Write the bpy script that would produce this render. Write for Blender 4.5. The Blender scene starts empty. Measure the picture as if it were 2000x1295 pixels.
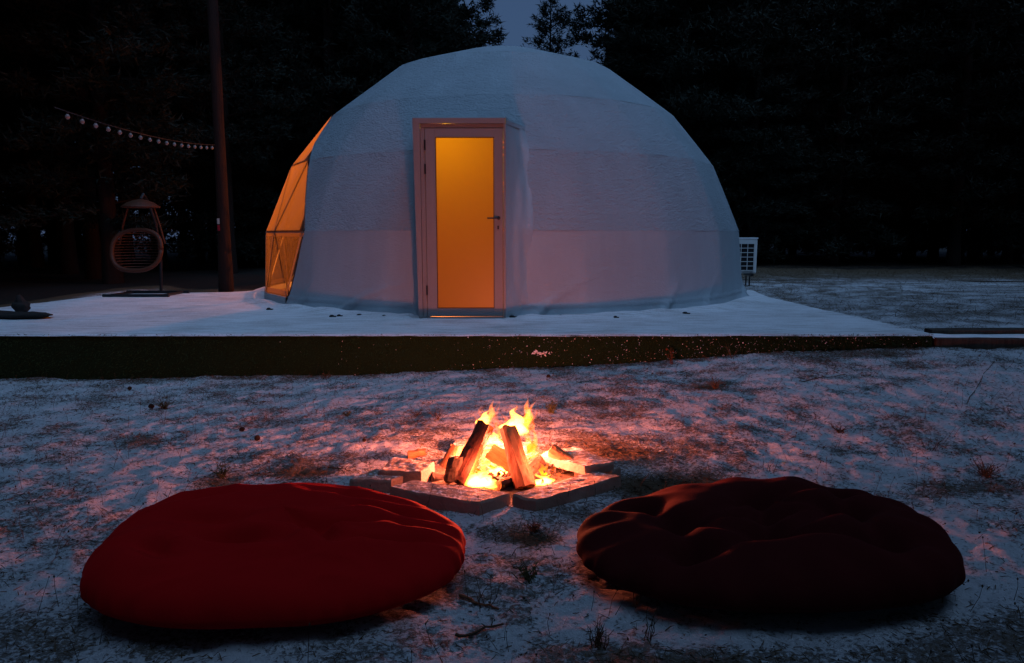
import bpy, math, random
import numpy as np
from mathutils import Vector

random.seed(7)
rng = np.random.default_rng(11)
R = math.radians
sc = bpy.context.scene
col = sc.collection

# ------------------------------------------------------------------ camera, sky, sun, exposure
CAM_Z, PITCH, FPX = 1.36, R(7.81), 1400.0
cam_d = bpy.data.cameras.new('camera')
cam_d.sensor_width = 36.0
cam_d.lens = FPX / 2000.0 * 36.0
cam_d.clip_start, cam_d.clip_end = 0.05, 500.0
cam = bpy.data.objects.new('camera', cam_d)
cam.location = (0, 0, CAM_Z)
cam.rotation_euler = (math.pi / 2 - PITCH, 0, 0)
col.objects.link(cam)
sc.camera = cam

world = bpy.data.worlds.new("World")
sc.world = world
world.use_nodes = True
wn = world.node_tree
for n in list(wn.nodes):
    wn.nodes.remove(n)
wo = wn.nodes.new('ShaderNodeOutputWorld')
wb = wn.nodes.new('ShaderNodeBackground')
sky = wn.nodes.new('ShaderNodeTexSky')
sky.sky_type = 'NISHITA'
sky.sun_disc = False
sky.sun_elevation = R(2.0)
sky.sun_rotation = R(180)
sky.air_density, sky.dust_density, sky.ozone_density = 1.0, 0.3, 4.0
tint = wn.nodes.new('ShaderNodeMix')
tint.data_type = 'RGBA'
tint.inputs[0].default_value = 0.80                       # an even overcast takes most of the colour contrast out of the clear sky
tint.inputs[7].default_value = (0.62, 1.12, 2.30, 1)
wn.links.new(sky.outputs[0], tint.inputs[6])
wn.links.new(tint.outputs[2], wb.inputs[0])
wb.inputs[1].default_value = 0.078
wn.links.new(wb.outputs[0], wo.inputs[0])

sun_d = bpy.data.lights.new('dusk_sun', 'SUN')
sun_d.energy = 2.6
sun_d.angle = R(75)
sun_d.color = (0.35, 0.60, 1.0)
sun = bpy.data.objects.new('dusk_sun', sun_d)
sun.rotation_euler = (R(41), 0, R(32))
sun.location = (0, -5, 20)
col.objects.link(sun)

sc.view_settings.view_transform = 'Standard'
sc.view_settings.look = 'None'
sc.view_settings.exposure = 0.0
sc.view_settings.gamma = 1.0
sc.view_settings.use_curve_mapping = False
sc.render.engine = 'CYCLES'
cy = sc.cycles
cy.use_denoising = True
try:
    cy.denoiser = 'OPENIMAGEDENOISE'
    cy.denoising_input_passes = 'RGB_ALBEDO_NORMAL'
    cy.denoising_prefilter = 'ACCURATE'
except Exception:
    pass
cy.max_bounces = 8
cy.diffuse_bounces = 4
cy.transmission_bounces = 6
cy.transparent_max_bounces = 16
cy.volume_bounces = 0
cy.sample_clamp_indirect = 3.0
cy.caustics_reflective = cy.caustics_refractive = False

# ------------------------------------------------------------------ helpers
def ray(px, py):
    cx, cyy = (px - 1000.0) / FPX, (647.5 - py) / FPX
    f = Vector((0, math.cos(PITCH), -math.sin(PITCH)))
    u = Vector((0, math.sin(PITCH), math.cos(PITCH)))
    return Vector((1, 0, 0)) * cx + u * cyy + f

def at(px, py, Y):
    d = ray(px, py)
    return Vector((0, 0, CAM_Z)) + d * (Y / d.y)

def gp(px, py, z=0.0):
    d = ray(px, py)
    return Vector((0, 0, CAM_Z)) + d * ((z - CAM_Z) / d.z)

def smooth01(t):
    t = np.clip(t, 0, 1)
    return t * t * (3 - 2 * t)

def _hash(ix, iy, iz, seed):
    h = (ix.astype(np.int64) * 374761393 + iy.astype(np.int64) * 668265263 + iz.astype(np.int64) * 2147483647 + seed * 974634777)
    h = (h ^ (h >> 13)) * 1274126177
    h = h ^ (h >> 16)
    return (h & 0xFFFFFF) / float(0xFFFFFF)

def noise3(x, y, z, seed=0):
    x, y, z = np.broadcast_arrays(np.asarray(x, float), np.asarray(y, float), np.asarray(z, float))
    ix, iy, iz = np.floor(x), np.floor(y), np.floor(z)
    fx, fy, fz = smooth01(x - ix), smooth01(y - iy), smooth01(z - iz)
    r = 0
    for dx in (0, 1):
        for dy in (0, 1):
            for dz in (0, 1):
                w = (fx if dx else 1 - fx) * (fy if dy else 1 - fy) * (fz if dz else 1 - fz)
                r = r + w * _hash(ix + dx, iy + dy, iz + dz, seed)
    return r * 2 - 1

def fbm(x, y, z=0.0, seed=0, oct=4):
    s, a, f = 0, 1.0, 1.0
    for o in range(oct):
        s = s + a * noise3(np.asarray(x) * f, np.asarray(y) * f, np.asarray(z) * f, seed + o * 17)
        a *= 0.5
        f *= 2.03
    return s / 1.9

def tag(o, label=None, cat=None, group=None, kind=None):
    if label: o['label'] = label
    if cat: o['category'] = cat
    if group: o['group'] = group
    if kind: o['kind'] = kind
    return o

def empty(name, loc, label=None, cat=None, group=None, rz=0.0):
    o = bpy.data.objects.new(name, None)
    o.location = loc
    o.rotation_euler = (0, 0, rz)
    o.empty_display_size = 0.1
    col.objects.link(o)
    return tag(o, label, cat, group)

def link_mesh(name, me, parent=None):
    o = bpy.data.objects.new(name, me)
    col.objects.link(o)
    if parent is not None:
        o.parent = parent
    return o

class MB:
    """collects shapes for ONE mesh object"""
    def __init__(self):
        self.v, self.f, self.m = [], [], []
        self.mi = 0

    def add(self, verts, faces):
        b = len(self.v)
        self.v.extend([tuple(p) for p in verts])
        for q in faces:
            self.f.append(tuple(b + i for i in q))
            self.m.append(self.mi)

    def box(self, c, s, rot=None):
        hx, hy, hz = s[0] / 2, s[1] / 2, s[2] / 2
        vs = [Vector((x, y, z)) for x in (-hx, hx) for y in (-hy, hy) for z in (-hz, hz)]
        if rot is not None:
            vs = [rot @ p for p in vs]
        self.add([p + Vector(c) for p in vs], [(0, 1, 3, 2), (4, 6, 7, 5), (0, 4, 5, 1), (2, 3, 7, 6), (0, 2, 6, 4), (1, 5, 7, 3)])

    def tube(self, pts, r, n=8, cap=True):
        pts = [Vector(p) for p in pts]
        rs = r if isinstance(r, (list, tuple)) else [r] * len(pts)
        vs, fs = [], []
        up = None
        for i, p in enumerate(pts):
            t = (pts[min(i + 1, len(pts) - 1)] - pts[max(i - 1, 0)]).normalized()
            if up is None:
                up = t.orthogonal().normalized()
            up = (up - t * up.dot(t))
            up = up.normalized() if up.length > 1e-6 else t.orthogonal().normalized()
            s = t.cross(up)
            for k in range(n):
                a = 2 * math.pi * k / n
                vs.append(p + (up * math.cos(a) + s * math.sin(a)) * rs[i])
        for i in range(len(pts) - 1):
            for k in range(n):
                k2 = (k + 1) % n
                fs.append((i * n + k, i * n + k2, (i + 1) * n + k2, (i + 1) * n + k))
        if cap:
            fs.append(tuple(range(n))[::-1])
            fs.append(tuple((len(pts) - 1) * n + k for k in range(n)))
        self.add(vs, fs)

    def lathe(self, prof, c=(0, 0, 0), n=16):
        vs, fs = [], []
        for r_, z in prof:
            for k in range(n):
                a = 2 * math.pi * k / n
                vs.append((c[0] + r_ * math.cos(a), c[1] + r_ * math.sin(a), c[2] + z))
        for i in range(len(prof) - 1):
            for k in range(n):
                k2 = (k + 1) % n
                fs.append((i * n + k, i * n + k2, (i + 1) * n + k2, (i + 1) * n + k))
        self.add(vs, fs)

    def build(self, name, mats, parent=None, smooth=False):
        me = bpy.data.meshes.new(name)
        me.from_pydata(self.v, [], self.f)
        for m in (mats if isinstance(mats, (list, tuple)) else [mats]):
            me.materials.append(m)
        if isinstance(mats, (list, tuple)):
            me.polygons.foreach_set('material_index', self.m)
        if smooth:
            me.polygons.foreach_set('use_smooth', [True] * len(me.polygons))
        me.update()
        return link_mesh(name, me, parent)

def np_mesh(name, V, F, mat, parent=None, smooth=False, attrs=None, cols=None):
    """V (n,3), F (m,k) all faces with the same k"""
    V, F = np.asarray(V, np.float32), np.asarray(F, np.int32)
    me = bpy.data.meshes.new(name)
    me.vertices.add(len(V))
    me.vertices.foreach_set('co', V.ravel())
    k = F.shape[1]
    me.loops.add(F.size)
    me.loops.foreach_set('vertex_index', F.ravel())
    me.polygons.add(len(F))
    me.polygons.foreach_set('loop_start', np.arange(0, F.size, k, dtype=np.int32))
    me.polygons.foreach_set('loop_total', np.full(len(F), k, np.int32))
    if smooth:
        me.polygons.foreach_set('use_smooth', np.ones(len(F), bool))
    me.update(calc_edges=True)
    me.validate()
    for an, arr in (attrs or {}).items():
        a = me.attributes.new(an, 'FLOAT', 'POINT')
        a.data.foreach_set('value', np.asarray(arr, np.float32).ravel())
    me.materials.append(mat)
    return link_mesh(name, me, parent)

def grid_faces(nu, nv, wrap=False):
    i, j = np.meshgrid(np.arange(nu - 1), np.arange(nv if wrap else nv - 1), indexing='ij')
    j2 = (j + 1) % nv
    return np.stack([i * nv + j, (i + 1) * nv + j, (i + 1) * nv + j2, i * nv + j2], -1).reshape(-1, 4)

# ------------------------------------------------------------------ materials
class NT:
    def __init__(self, name):
        self.m = bpy.data.materials.new(name)
        self.m.use_nodes = True
        self.t = self.m.node_tree
        self.b = self.t.nodes['Principled BSDF']
        self.out = self.t.nodes['Material Output']

    def n(self, typ, **kw):
        nd = self.t.nodes.new(typ)
        for k, v in kw.items():
            setattr(nd, k, v)
        return nd

    def l(self, a, b):
        self.t.links.new(a, b)

    def coord(self, scale=(1, 1, 1), kind='Object'):
        tc, mp = self.n('ShaderNodeTexCoord'), self.n('ShaderNodeMapping')
        mp.inputs['Scale'].default_value = scale
        self.l(tc.outputs[kind], mp.inputs[0])
        return mp.outputs[0]

    def noise(self, vec, scale, detail=6, rough=0.6, dist=0.0):
        nd = self.n('ShaderNodeTexNoise')
        nd.inputs['Scale'].default_value = scale
        nd.inputs['Detail'].default_value = detail
        nd.inputs['Roughness'].default_value = rough
        nd.inputs['Distortion'].default_value = dist
        self.l(vec, nd.inputs['Vector'])
        return nd.outputs[0]

    def ramp(self, fac, stops):
        r = self.n('ShaderNodeValToRGB')
        e = r.color_ramp.elements
        while len(e) < len(stops):
            e.new(0.5)
        for k, (p, c) in enumerate(stops):
            e[k].position = p
            e[k].color = (c, c, c, 1) if not isinstance(c, tuple) else (*c, 1)
        self.l(fac, r.inputs[0])
        return r.outputs[0]

    def math(self, op, a, b=None):
        nd = self.n('ShaderNodeMath', operation=op)
        for i, x in enumerate((a, b)):
            if x is None:
                continue
            if isinstance(x, (int, float)):
                nd.inputs[i].default_value = x
            else:
                self.l(x, nd.inputs[i])
        return nd.outputs[0]

    def mix(self, fac, a, b):
        nd = self.n('ShaderNodeMix', data_type='RGBA')
        for i, x in ((0, fac), (6, a), (7, b)):
            if isinstance(x, tuple):
                nd.inputs[i].default_value = (*x, 1)
            elif isinstance(x, (int, float)):
                nd.inputs[i].default_value = x
            else:
                self.l(x, nd.inputs[i])
        return nd.outputs[2]

    def bump(self, h, strength=0.3, dist=0.01):
        nd = self.n('ShaderNodeBump')
        nd.inputs['Strength'].default_value = strength
        nd.inputs['Distance'].default_value = dist
        self.l(h, nd.inputs['Height'])
        self.l(nd.outputs[0], self.b.inputs['Normal'])

    def set(self, color=None, rough=0.8, spec=0.3, metal=0.0):
        if color is not None:
            if isinstance(color, tuple):
                self.b.inputs['Base Color'].default_value = (*color, 1)
            else:
                self.l(color, self.b.inputs['Base Color'])
        self.b.inputs['Roughness'].default_value = rough
        self.b.inputs['Specular IOR Level'].default_value = spec
        self.b.inputs['Metallic'].default_value = metal
        return self.m

def plain(name, c, rough=0.8, var=0.25, scale=12, spec=0.3, metal=0.0, bump=0.15, bd=0.004):
    t = NT(name)
    v = t.coord()
    n1 = t.noise(v, scale)
    t.set(t.mix(n1, tuple(x * (1 - var) for x in c), tuple(min(1, x * (1 + var)) for x in c)), rough, spec, metal)
    t.bump(t.noise(v, scale * 4), bump, bd)
    return t.m

def mat_ground():
    t = NT('snow_dusted_grass')
    v = t.coord()
    at_ = t.n('ShaderNodeAttribute', attribute_name='bare')
    bare = at_.outputs['Fac']
    fine = t.noise(v, 46, 8, 0.72, 0.5)
    fine2 = t.noise(t.coord((60, 110, 60)), 1.0, 5, 0.7, 0.8)
    mid = t.noise(v, 7, 6, 0.6)
    s = t.math('ADD', t.math('ADD', t.math('MULTIPLY', fine, 0.75), t.math('MULTIPLY', fine2, 0.45)), t.math('MULTIPLY', mid, 0.15))
    s = t.math('ADD', s, t.math('MULTIPLY', bare, 0.30))
    fac = t.ramp(s, [(0.665, 0.0), (0.735, 0.8), (0.88, 1.0)])
    soil = t.mix(t.noise(v, 24, 5), (0.035, 0.026, 0.016), (0.15, 0.105, 0.062))
    soil = t.mix(t.ramp(t.math('MULTIPLY', bare, 0.6), [(0.74, 0.0), (0.92, 1.0)]), soil, (0.012, 0.009, 0.007))    # needle litter and ash
    snow = t.mix(t.noise(v, 16, 5), (0.58, 0.61, 0.66), (0.80, 0.82, 0.85))
    t.set(t.mix(fac, snow, soil), 0.85, 0.25)
    h = t.math('SUBTRACT', t.math('ADD', t.math('MULTIPLY', fine, 1.0), t.math('MULTIPLY', t.noise(v, 120, 3), 0.4)), t.math('MULTIPLY', fac, 0.35))
    t.bump(h, 1.0, 0.03)
    return t.m

def mat_deck_snow():
    t = NT('thin_snow_on_boards')
    v = t.coord()
    streak = t.noise(t.coord((2.2, 34, 10)), 1.0, 7, 0.65, 0.6)
    speck = t.noise(v, 55, 6, 0.7)
    big = t.noise(v, 1.6, 4)
    s = t.math('ADD', t.math('ADD', t.math('MULTIPLY', streak, 0.6), t.math('MULTIPLY', speck, 0.32)), t.math('MULTIPLY', big, 0.22))
    fac = t.ramp(s, [(0.53, 0.0), (0.68, 0.6), (0.88, 1.0)])
    snow = t.mix(speck, (0.64, 0.67, 0.71), (0.80, 0.82, 0.85))
    t.set(t.mix(fac, snow, (0.15, 0.12, 0.10)), 0.8, 0.25)
    t.bump(t.math('SUBTRACT', t.noise(v, 26, 6), t.math('MULTIPLY', fac, 0.4)), 0.5, 0.02)
    return t.m

def mat_fabric(name, base=(0.345, 0.41, 0.46), crumple=1.0):
    t = NT(name)
    v = t.coord((1, 1, 2.1))
    n1 = t.noise(v, 9.0, 5, 0.6, 0.5)
    n2 = t.noise(v, 34, 4, 0.6, 0.2)
    stain = t.noise(t.coord((1.5, 1.5, 0.35)), 1.8, 4)
    t.set(t.mix(t.ramp(stain, [(0.35, 0.0), (0.7, 1.0)]), tuple(x * 0.88 for x in base), base), 0.55, 0.35)
    t.bump(t.math('ADD', t.math('MULTIPLY', n1, 0.7), t.math('MULTIPLY', n2, 0.6)), min(1.0, 1.0 * crumple), 0.05)
    return t.m

def mat_pane():
    t = NT('clear_vinyl')
    v = t.coord()
    mott = t.noise(v, 26, 6, 0.7)
    z = t.n('ShaderNodeSeparateXYZ')
    tc = t.n('ShaderNodeTexCoord')
    t.l(tc.outputs['Object'], z.inputs[0])
    low = t.ramp(z.outputs[2], [(0.0, 1.0), (0.96, 1.0), (1.03, 0.0)])       # condensation on the lowest row of panes
    drops = t.math('MULTIPLY', t.ramp(mott, [(0.42, 1.0), (0.62, 0.0)]), low)
    tr = t.n('ShaderNodeBsdfTransparent')
    tr.inputs[0].default_value = (0.88, 0.86, 0.82, 1)
    tl = t.n('ShaderNodeBsdfTranslucent')
    t.l(t.mix(drops, (0.42, 0.37, 0.31), (0.22, 0.185, 0.145)), tl.inputs[0])
    gl = t.n('ShaderNodeBsdfGlossy')
    gl.inputs['Roughness'].default_value = 0.25
    gl.inputs[0].default_value = (0.7, 0.7, 0.7, 1)
    m1, m2 = t.n('ShaderNodeMixShader'), t.n('ShaderNodeMixShader')
    t.l(t.math('SUBTRACT', 0.62, t.math('MULTIPLY', low, 0.20)), m1.inputs[0])
    t.l(tr.outputs[0], m1.inputs[1]); t.l(tl.outputs[0], m1.inputs[2])
    m2.inputs[0].default_value = 0.05
    t.l(m1.outputs[0], m2.inputs[1]); t.l(gl.outputs[0], m2.inputs[2])
    t.l(m2.outputs[0], t.out.inputs[0])
    return t.m

def mat_frosted():
    t = NT('frosted_glass')
    tl = t.n('ShaderNodeBsdfTranslucent')
    tl.inputs[0].default_value = (0.245, 0.170, 0.090, 1)
    gl = t.n('ShaderNodeBsdfGlossy')
    gl.inputs['Roughness'].default_value = 0.35
    m2 = t.n('ShaderNodeMixShader')
    m2.inputs[0].default_value = 0.03
    t.l(tl.outputs[0], m2.inputs[1]); t.l(gl.outputs[0], m2.inputs[2])
    t.l(m2.outputs[0], t.out.inputs[0])
    return t.m

def mat_flame(name, c, s):
    m = bpy.data.materials.new(name)
    m.use_nodes = True
    nt = m.node_tree
    for n in list(nt.nodes):
        nt.nodes.remove(n)
    o = nt.nodes.new('ShaderNodeOutputMaterial')
    e = nt.nodes.new('ShaderNodeEmission')
    e.inputs[0].default_value = (*c, 1)
    e.inputs[1].default_value = s
    nt.links.new(e.outputs[0], o.inputs['Volume'])
    return m

def mat_wood(name, light, dark, char=0.35):
    t = NT(name)
    v = t.coord((1, 1, 1))
    g = t.noise(t.coord((26, 26, 3.0)), 1.6, 6, 0.65, 0.5)
    c = t.noise(v, 9, 5)
    base = t.mix(t.ramp(g, [(0.3, 0.0), (0.72, 1.0)]), dark, light)
    t.set(t.mix(t.math('MULTIPLY', t.ramp(c, [(0.45, 0.0), (0.66, 1.0)]), char), base, (0.012, 0.009, 0.008)), 0.85, 0.2)
    t.bump(t.math('ADD', g, t.math('MULTIPLY', c, 0.5)), 0.9, 0.012)
    return t.m

def mat_slab():
    t = NT('rough_concrete')
    v = t.coord()
    geo = t.n('ShaderNodeNewGeometry')
    sep = t.n('ShaderNodeSeparateXYZ')
    t.l(geo.outputs['Normal'], sep.inputs[0])
    n1, n2 = t.noise(v, 11, 6, 0.65), t.noise(v, 46, 6, 0.7, 0.6)
    base = t.mix(n1, (0.16, 0.115, 0.092), (0.33, 0.25, 0.20))
    fl = t.math('MULTIPLY', t.ramp(t.math('ADD', t.math('MULTIPLY', n2, 0.7), t.math('MULTIPLY', n1, 0.4)), [(0.56, 0.0), (0.63, 1.0)]), t.ramp(sep.outputs[2], [(0.6, 0.0), (0.9, 0.9)]))
    t.set(t.mix(fl, base, (0.68, 0.68, 0.70)), 0.85, 0.25)
    t.bump(t.math('ADD', n2, n1), 0.7, 0.010)
    return t.m

def mat_cloth(name, c):
    t = NT(name)
    v = t.coord()
    n1 = t.noise(v, 5, 4)
    w = t.noise(v, 420, 2)
    t.set(t.mix(n1, tuple(x * 0.8 for x in c), c), 0.92, 0.1)
    t.b.inputs['Sheen Weight'].default_value = 0.25
    t.b.inputs['Sheen Roughness'].default_value = 0.4
    t.b.inputs['Sheen Tint'].default_value = (c[0] * 2 if c[0] < .5 else 1, c[1] * 2, c[2] * 2, 1)
    t.bump(t.math('ADD', t.math('MULTIPLY', w, 0.25), t.noise(v, 16, 4)), 0.25, 0.008)
    return t.m

M = dict(
    ground=mat_ground(), deck=mat_deck_snow(),
    snow=plain('powder_snow', (0.76, 0.78, 0.82), 0.8, 0.06, 30, bump=0.6, bd=0.012),
    fabric=mat_fabric('dome_canvas'), fabric_low=mat_fabric('dome_canvas_smooth', (0.335, 0.395, 0.44), 0.25),
    lining=plain('inner_lining', (0.21, 0.17, 0.13), 0.9, 0.06, 3),
    pane=mat_pane(), frosted=mat_frosted(),
    alu=plain('door_aluminium', (0.20, 0.205, 0.21), 0.45, 0.08, 30, 0.4, 0.0, 0.08),
    steel=plain('dark_steel', (0.025, 0.025, 0.028), 0.4, 0.2, 30, 0.5, 0.4),
    gasket=plain('black_rubber', (0.012, 0.012, 0.012), 0.6),
    turf_base=plain('turf_backing', (0.010, 0.026, 0.010), 0.95, 0.4, 40, 0.1, bump=0.7, bd=0.01),
    turf=plain('turf_blade', (0.018, 0.052, 0.018), 0.8, 0.5, 6, 0.2),
    straw=plain('dry_grass', (0.085, 0.058, 0.036), 0.9, 0.75, 14, 0.1),
    stem=plain('dead_stem', (0.055, 0.038, 0.025), 0.9, 0.4, 20, 0.1),
    russet=plain('russet_dead_leaf', (0.16, 0.06, 0.03), 0.9, 0.4, 30, 0.1),
    green_tuft=plain('dull_green_tuft', (0.05, 0.06, 0.028), 0.9, 0.4, 30, 0.1),
    cone=plain('cone_brown', (0.035, 0.024, 0.018), 0.9, 0.4, 50, 0.1),
    needle=plain('pine_needles', (0.011, 0.015, 0.011), 0.8, 0.4, 1.3, 0.15),
    bark=mat_wood('pine_bark', (0.022, 0.010, 0.007), (0.007, 0.004, 0.0035), 0.2),
    split=mat_wood('split_firewood', (0.46, 0.24, 0.10), (0.20, 0.085, 0.032), 0.3),
    logbark=mat_wood('firewood_bark', (0.11, 0.07, 0.045), (0.03, 0.02, 0.014), 0.4),
    slab=mat_slab(),
    charred=mat_wood('charred_bark', (0.17, 0.062, 0.032), (0.06, 0.022, 0.014), 0.4),
    red=mat_cloth('red_velour', (0.43, 0.003, 0.005)),
    maroon=mat_cloth('maroon_velour', (0.050, 0.0035, 0.004)),
    timber=mat_wood('old_sleeper', (0.085, 0.062, 0.048), (0.03, 0.024, 0.02), 0.2),
    rattan=plain('rattan', (0.060, 0.020, 0.009), 0.6, 0.3, 40, 0.3, bump=0.4),
    white_metal=plain('white_casing', (0.62, 0.63, 0.62), 0.45, 0.06, 10, 0.4),
    black=plain('black_recess', (0.010, 0.010, 0.012), 0.7),
    bulb=plain('opal_bulb', (0.19, 0.20, 0.20), 0.25, 0.03, 10, 0.5, bump=0.0),
    cable=plain('black_cable', (0.012, 0.012, 0.012), 0.6),
    rock=plain('dark_rock', (0.02, 0.018, 0.017), 0.9, 0.4, 10, bump=0.6, bd=0.02),
    red_paint=plain('red_blaze_paint', (0.30, 0.015, 0.03), 0.7, 0.3, 30),
    white_paint=plain('white_blaze_paint', (0.55, 0.53, 0.48), 0.7, 0.3, 30),
)

# ------------------------------------------------------------------ terrain
DECK_Z, DECK_Y0 = 0.40, 6.80
DECK = [(-6.75, 6.80), (4.03, 6.80), (3.62, 16.6), (-4.2, 16.6), (-4.2, 11.75), (-6.25, 11.45), (-6.65, 9.2)]
FIRE = Vector((-0.03, 3.88, 0))

def ground_z(x, y, detail=True):
    x, y = np.asarray(x, float), np.asarray(y, float)
    rise = np.interp(x, [-8, -4.5, -2, 0, 1.47, 2.45, 3.93, 6, 12], [-0.02, -0.035, -0.015, 0.055, 0.14, 0.21, 0.285, 0.28, 0.27])
    z = rise * smooth01((y - 3.6) / 3.1)
    field = 0.425 + 0.02 * np.sin(x * 0.5 + y * 0.3)
    back = smooth01((y - 7.12) / 0.14)
    right = smooth01((x - 3.55) / 0.4)
    zz_right = z * (1 - back) + back * field
    under = smooth01((y - 6.9) / 0.5)
    zz_left = z * (1 - under) + under * 0.18
    far = smooth01((y - 13.0) / 4.0)
    zz_left = zz_left * (1 - far) + far * 0.40
    z = zz_left * (1 - right) + zz_right * right
    leftside = smooth01((-6.5 - x) / 0.5) * smooth01((y - 7.0) / 2.0)
    z = z * (1 - leftside) + leftside * 0.33
    if detail:
        near = 1 - smooth01((y - 6.5) / 5)
        d = 0.030 * fbm(x * 1.3, y * 1.3, 0, 3, 3) + near * (0.017 * fbm(x * 7, y * 8, 0, 5, 3) + 0.013 * fbm(x * 21, y * 27, 0, 9, 2))
        # packed flat where the slabs and cushions lie
        flat = 1 - 0.8 * np.exp(-(((x - FIRE.x) / 0.8) ** 2 + ((y - FIRE.y) / 0.6) ** 2) ** 2)
        z = z + d * flat
    return z

def bare_mask(x, y):
    x, y = np.asarray(x, float), np.asarray(y, float)
    m = 0.14 * fbm(x * 0.9, y * 1.5, 0, 21, 4) + 0.48 * fbm(x * 4.4, y * 7.0, 0, 22, 4)
    m = m - 0.10
    def blob(cx, cy, rx, ry, a):
        return a * np.exp(-(((x - cx) / rx) ** 2 + ((y - cy) / ry) ** 2))
    for px, py, rx, ry, a in [(1310, 935, .30, .14, 1.25), (1190, 872, .35, .22, .85), (1360, 915, .25, .12, .6), (1045, 1030, .10, .07, 1.3), (120, 1040, .30, .12, .25), (430, 920, .12, .10, .7), (1660, 735, .55, .18, .5), (1900, 930, .3, .14, .6),
                              (1390, 770, .18, .12, .8), (570, 905, .2, .12, .8), (300, 850, .4, .2, .25), (1180, 790, .3, .3, .3),
                              (1150, 1240, .25, .10, .5), (1350, 1270, .35, .10, .6), (1900, 1250, .35, .2, .35), (100, 1240, .35, .2, .25), (820, 800, .4, .3, .2)]:
        g = gp(px, py, 0.05)
        m = m + blob(g.x, g.y, rx, ry, a)
    # heat has kept the snow off the fire's own bed
    m = m + blob(FIRE.x, FIRE.y, 0.36, 0.28, 2.5)
    # the field thins to bare straw towards the wood; no snow under the trees
    fld = smooth01((y - 12.5) / 5.0) * smooth01((x - 2.5) / 1.5)
    m = m + 0.7 * fld + 0.22 * smooth01((y - 7.2) / 1.0) * smooth01((x - 3.4) / .6)
    m = m + 0.8 * smooth01((y - 17.5) / 3.0) + 2.0 * smooth01((-6.8 - x) / 0.8) * smooth01((y - 6.5) / 1.0) + 2.0 * smooth01((y - 20.5) / 1.5) + 2.0 * smooth01((y - 13.0) / 2.0) * smooth01((-2 - x) / 1.0)
    m = m + 0.35 * np.exp(-((y - 6.75) / 0.10) ** 2) * (np.abs(x) < 7)
    return np.clip(m, -1, 1.6)

def axis(segs):
    out = []
    for a, b, s in segs:
        out.append(np.arange(a, b, s))
    return np.concatenate(out)
gx = axis([(-90, -20, 5), (-20, -7, .5), (-7, -3.2, .06), (-3.2, 3.6, .022), (3.6, 7, .045), (7, 20, .5), (20, 91, 5)])
gy = axis([(-40, 0, 4), (0, 1.6, .2), (1.6, 4.6, .022), (4.6, 7.4, .03), (7.4, 14, .15), (14, 30, .5), (30, 121, 5)])
GX, GY = np.meshgrid(gx, gy, indexing='ij')
GZ = ground_z(GX, GY)
gr = np_mesh('ground', np.stack([GX, GY, GZ], -1).reshape(-1, 3), grid_faces(len(gx), len(gy)), M['ground'], smooth=True, attrs={'bare': bare_mask(GX, GY)})
tag(gr, kind='structure', label='snow dusted grass clearing')

# ------------------------------------------------------------------ deck platform with turf skirt
plat = empty('platform', (0, 0, 0), 'low wide platform with snowy top and dark green turf front carrying the dome', 'platform')
def poly_inside(x, y, poly):
    ins = np.zeros(np.shape(x), bool)
    for i in range(len(poly)):
        x1, y1 = poly[i]; x2, y2 = poly[(i + 1) % len(poly)]
        c = (y1 > y) != (y2 > y)
        xi = (x2 - x1) * (y - y1) / ((y2 - y1) if y2 != y1 else 1e-9) + x1
        ins ^= c & (x < xi)
    return ins
mb = MB()
n = len(DECK)
top = [(x, y, DECK_Z - 0.012) for x, y in DECK]
bot = [(x, y, -0.25) for x, y in DECK]
mb.add(top + bot, [tuple(range(n))] + [tuple(range(n, 2 * n))[::-1]] + [(i, i + n, (i + 1) % n + n, (i + 1) % n) for i in range(n)])
mb.build('deck_body', M['turf_base'], plat)
# the snow sheet: rows across the deck, so its rim is slightly ragged
ys = axis([(6.785, 7.6, .03), (7.6, 12.2, .06), (12.2, 16.6, .3)])
rows = []
for k, y in enumerate(ys):
    xl = np.interp(y, [6.78, 9.2, 11.5, 11.75, 16.6], [-6.76, -6.66, -6.25, -4.3, -4.2])
    if 11.45 < y < 11.75:
        xl = np.interp(y, [11.45, 11.75], [-6.25, -4.3])
    xr = np.interp(y, [6.78, 16.6], [4.04, 3.62])
    u = np.linspace(0, 1, 220)
    xs = xl + (xr - xl) * u
    rows.append(np.stack([xs, np.full_like(xs, y), np.zeros_like(xs)], -1))
SV = np.array(rows)
wob = 0.010 * noise3(SV[..., 0] * 11, SV[..., 1] * 3, 0, 31) + 0.006 * noise3(SV[..., 0] * 37, 0, 0, 32)
edge = np.exp(-(SV[..., 1] - 6.785) / 0.06)
SV[..., 1] += wob * edge
SV[..., 2] = DECK_Z + 0.004 + 0.006 * fbm(SV[..., 0] * 3, SV[..., 1] * 5, 0, 33, 3) - 0.02 * edge ** 2
DCX, DCY = -0.145, 12.15
rad = np.hypot(SV[..., 0] - DCX, SV[..., 1] - DCY)
SV[..., 2] += 0.065 * np.exp(-((rad - 4.02) / 0.15) ** 2) * (0.6 + 0.6 * fbm(SV[..., 0] * 2.2, SV[..., 1] * 2.2, 0, 35, 3)) * (np.abs(SV[..., 0] + .56) > .62)
np_mesh('snow_sheet', SV.reshape(-1, 3), grid_faces(len(ys), 220), M['deck'], plat, smooth=True)

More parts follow.
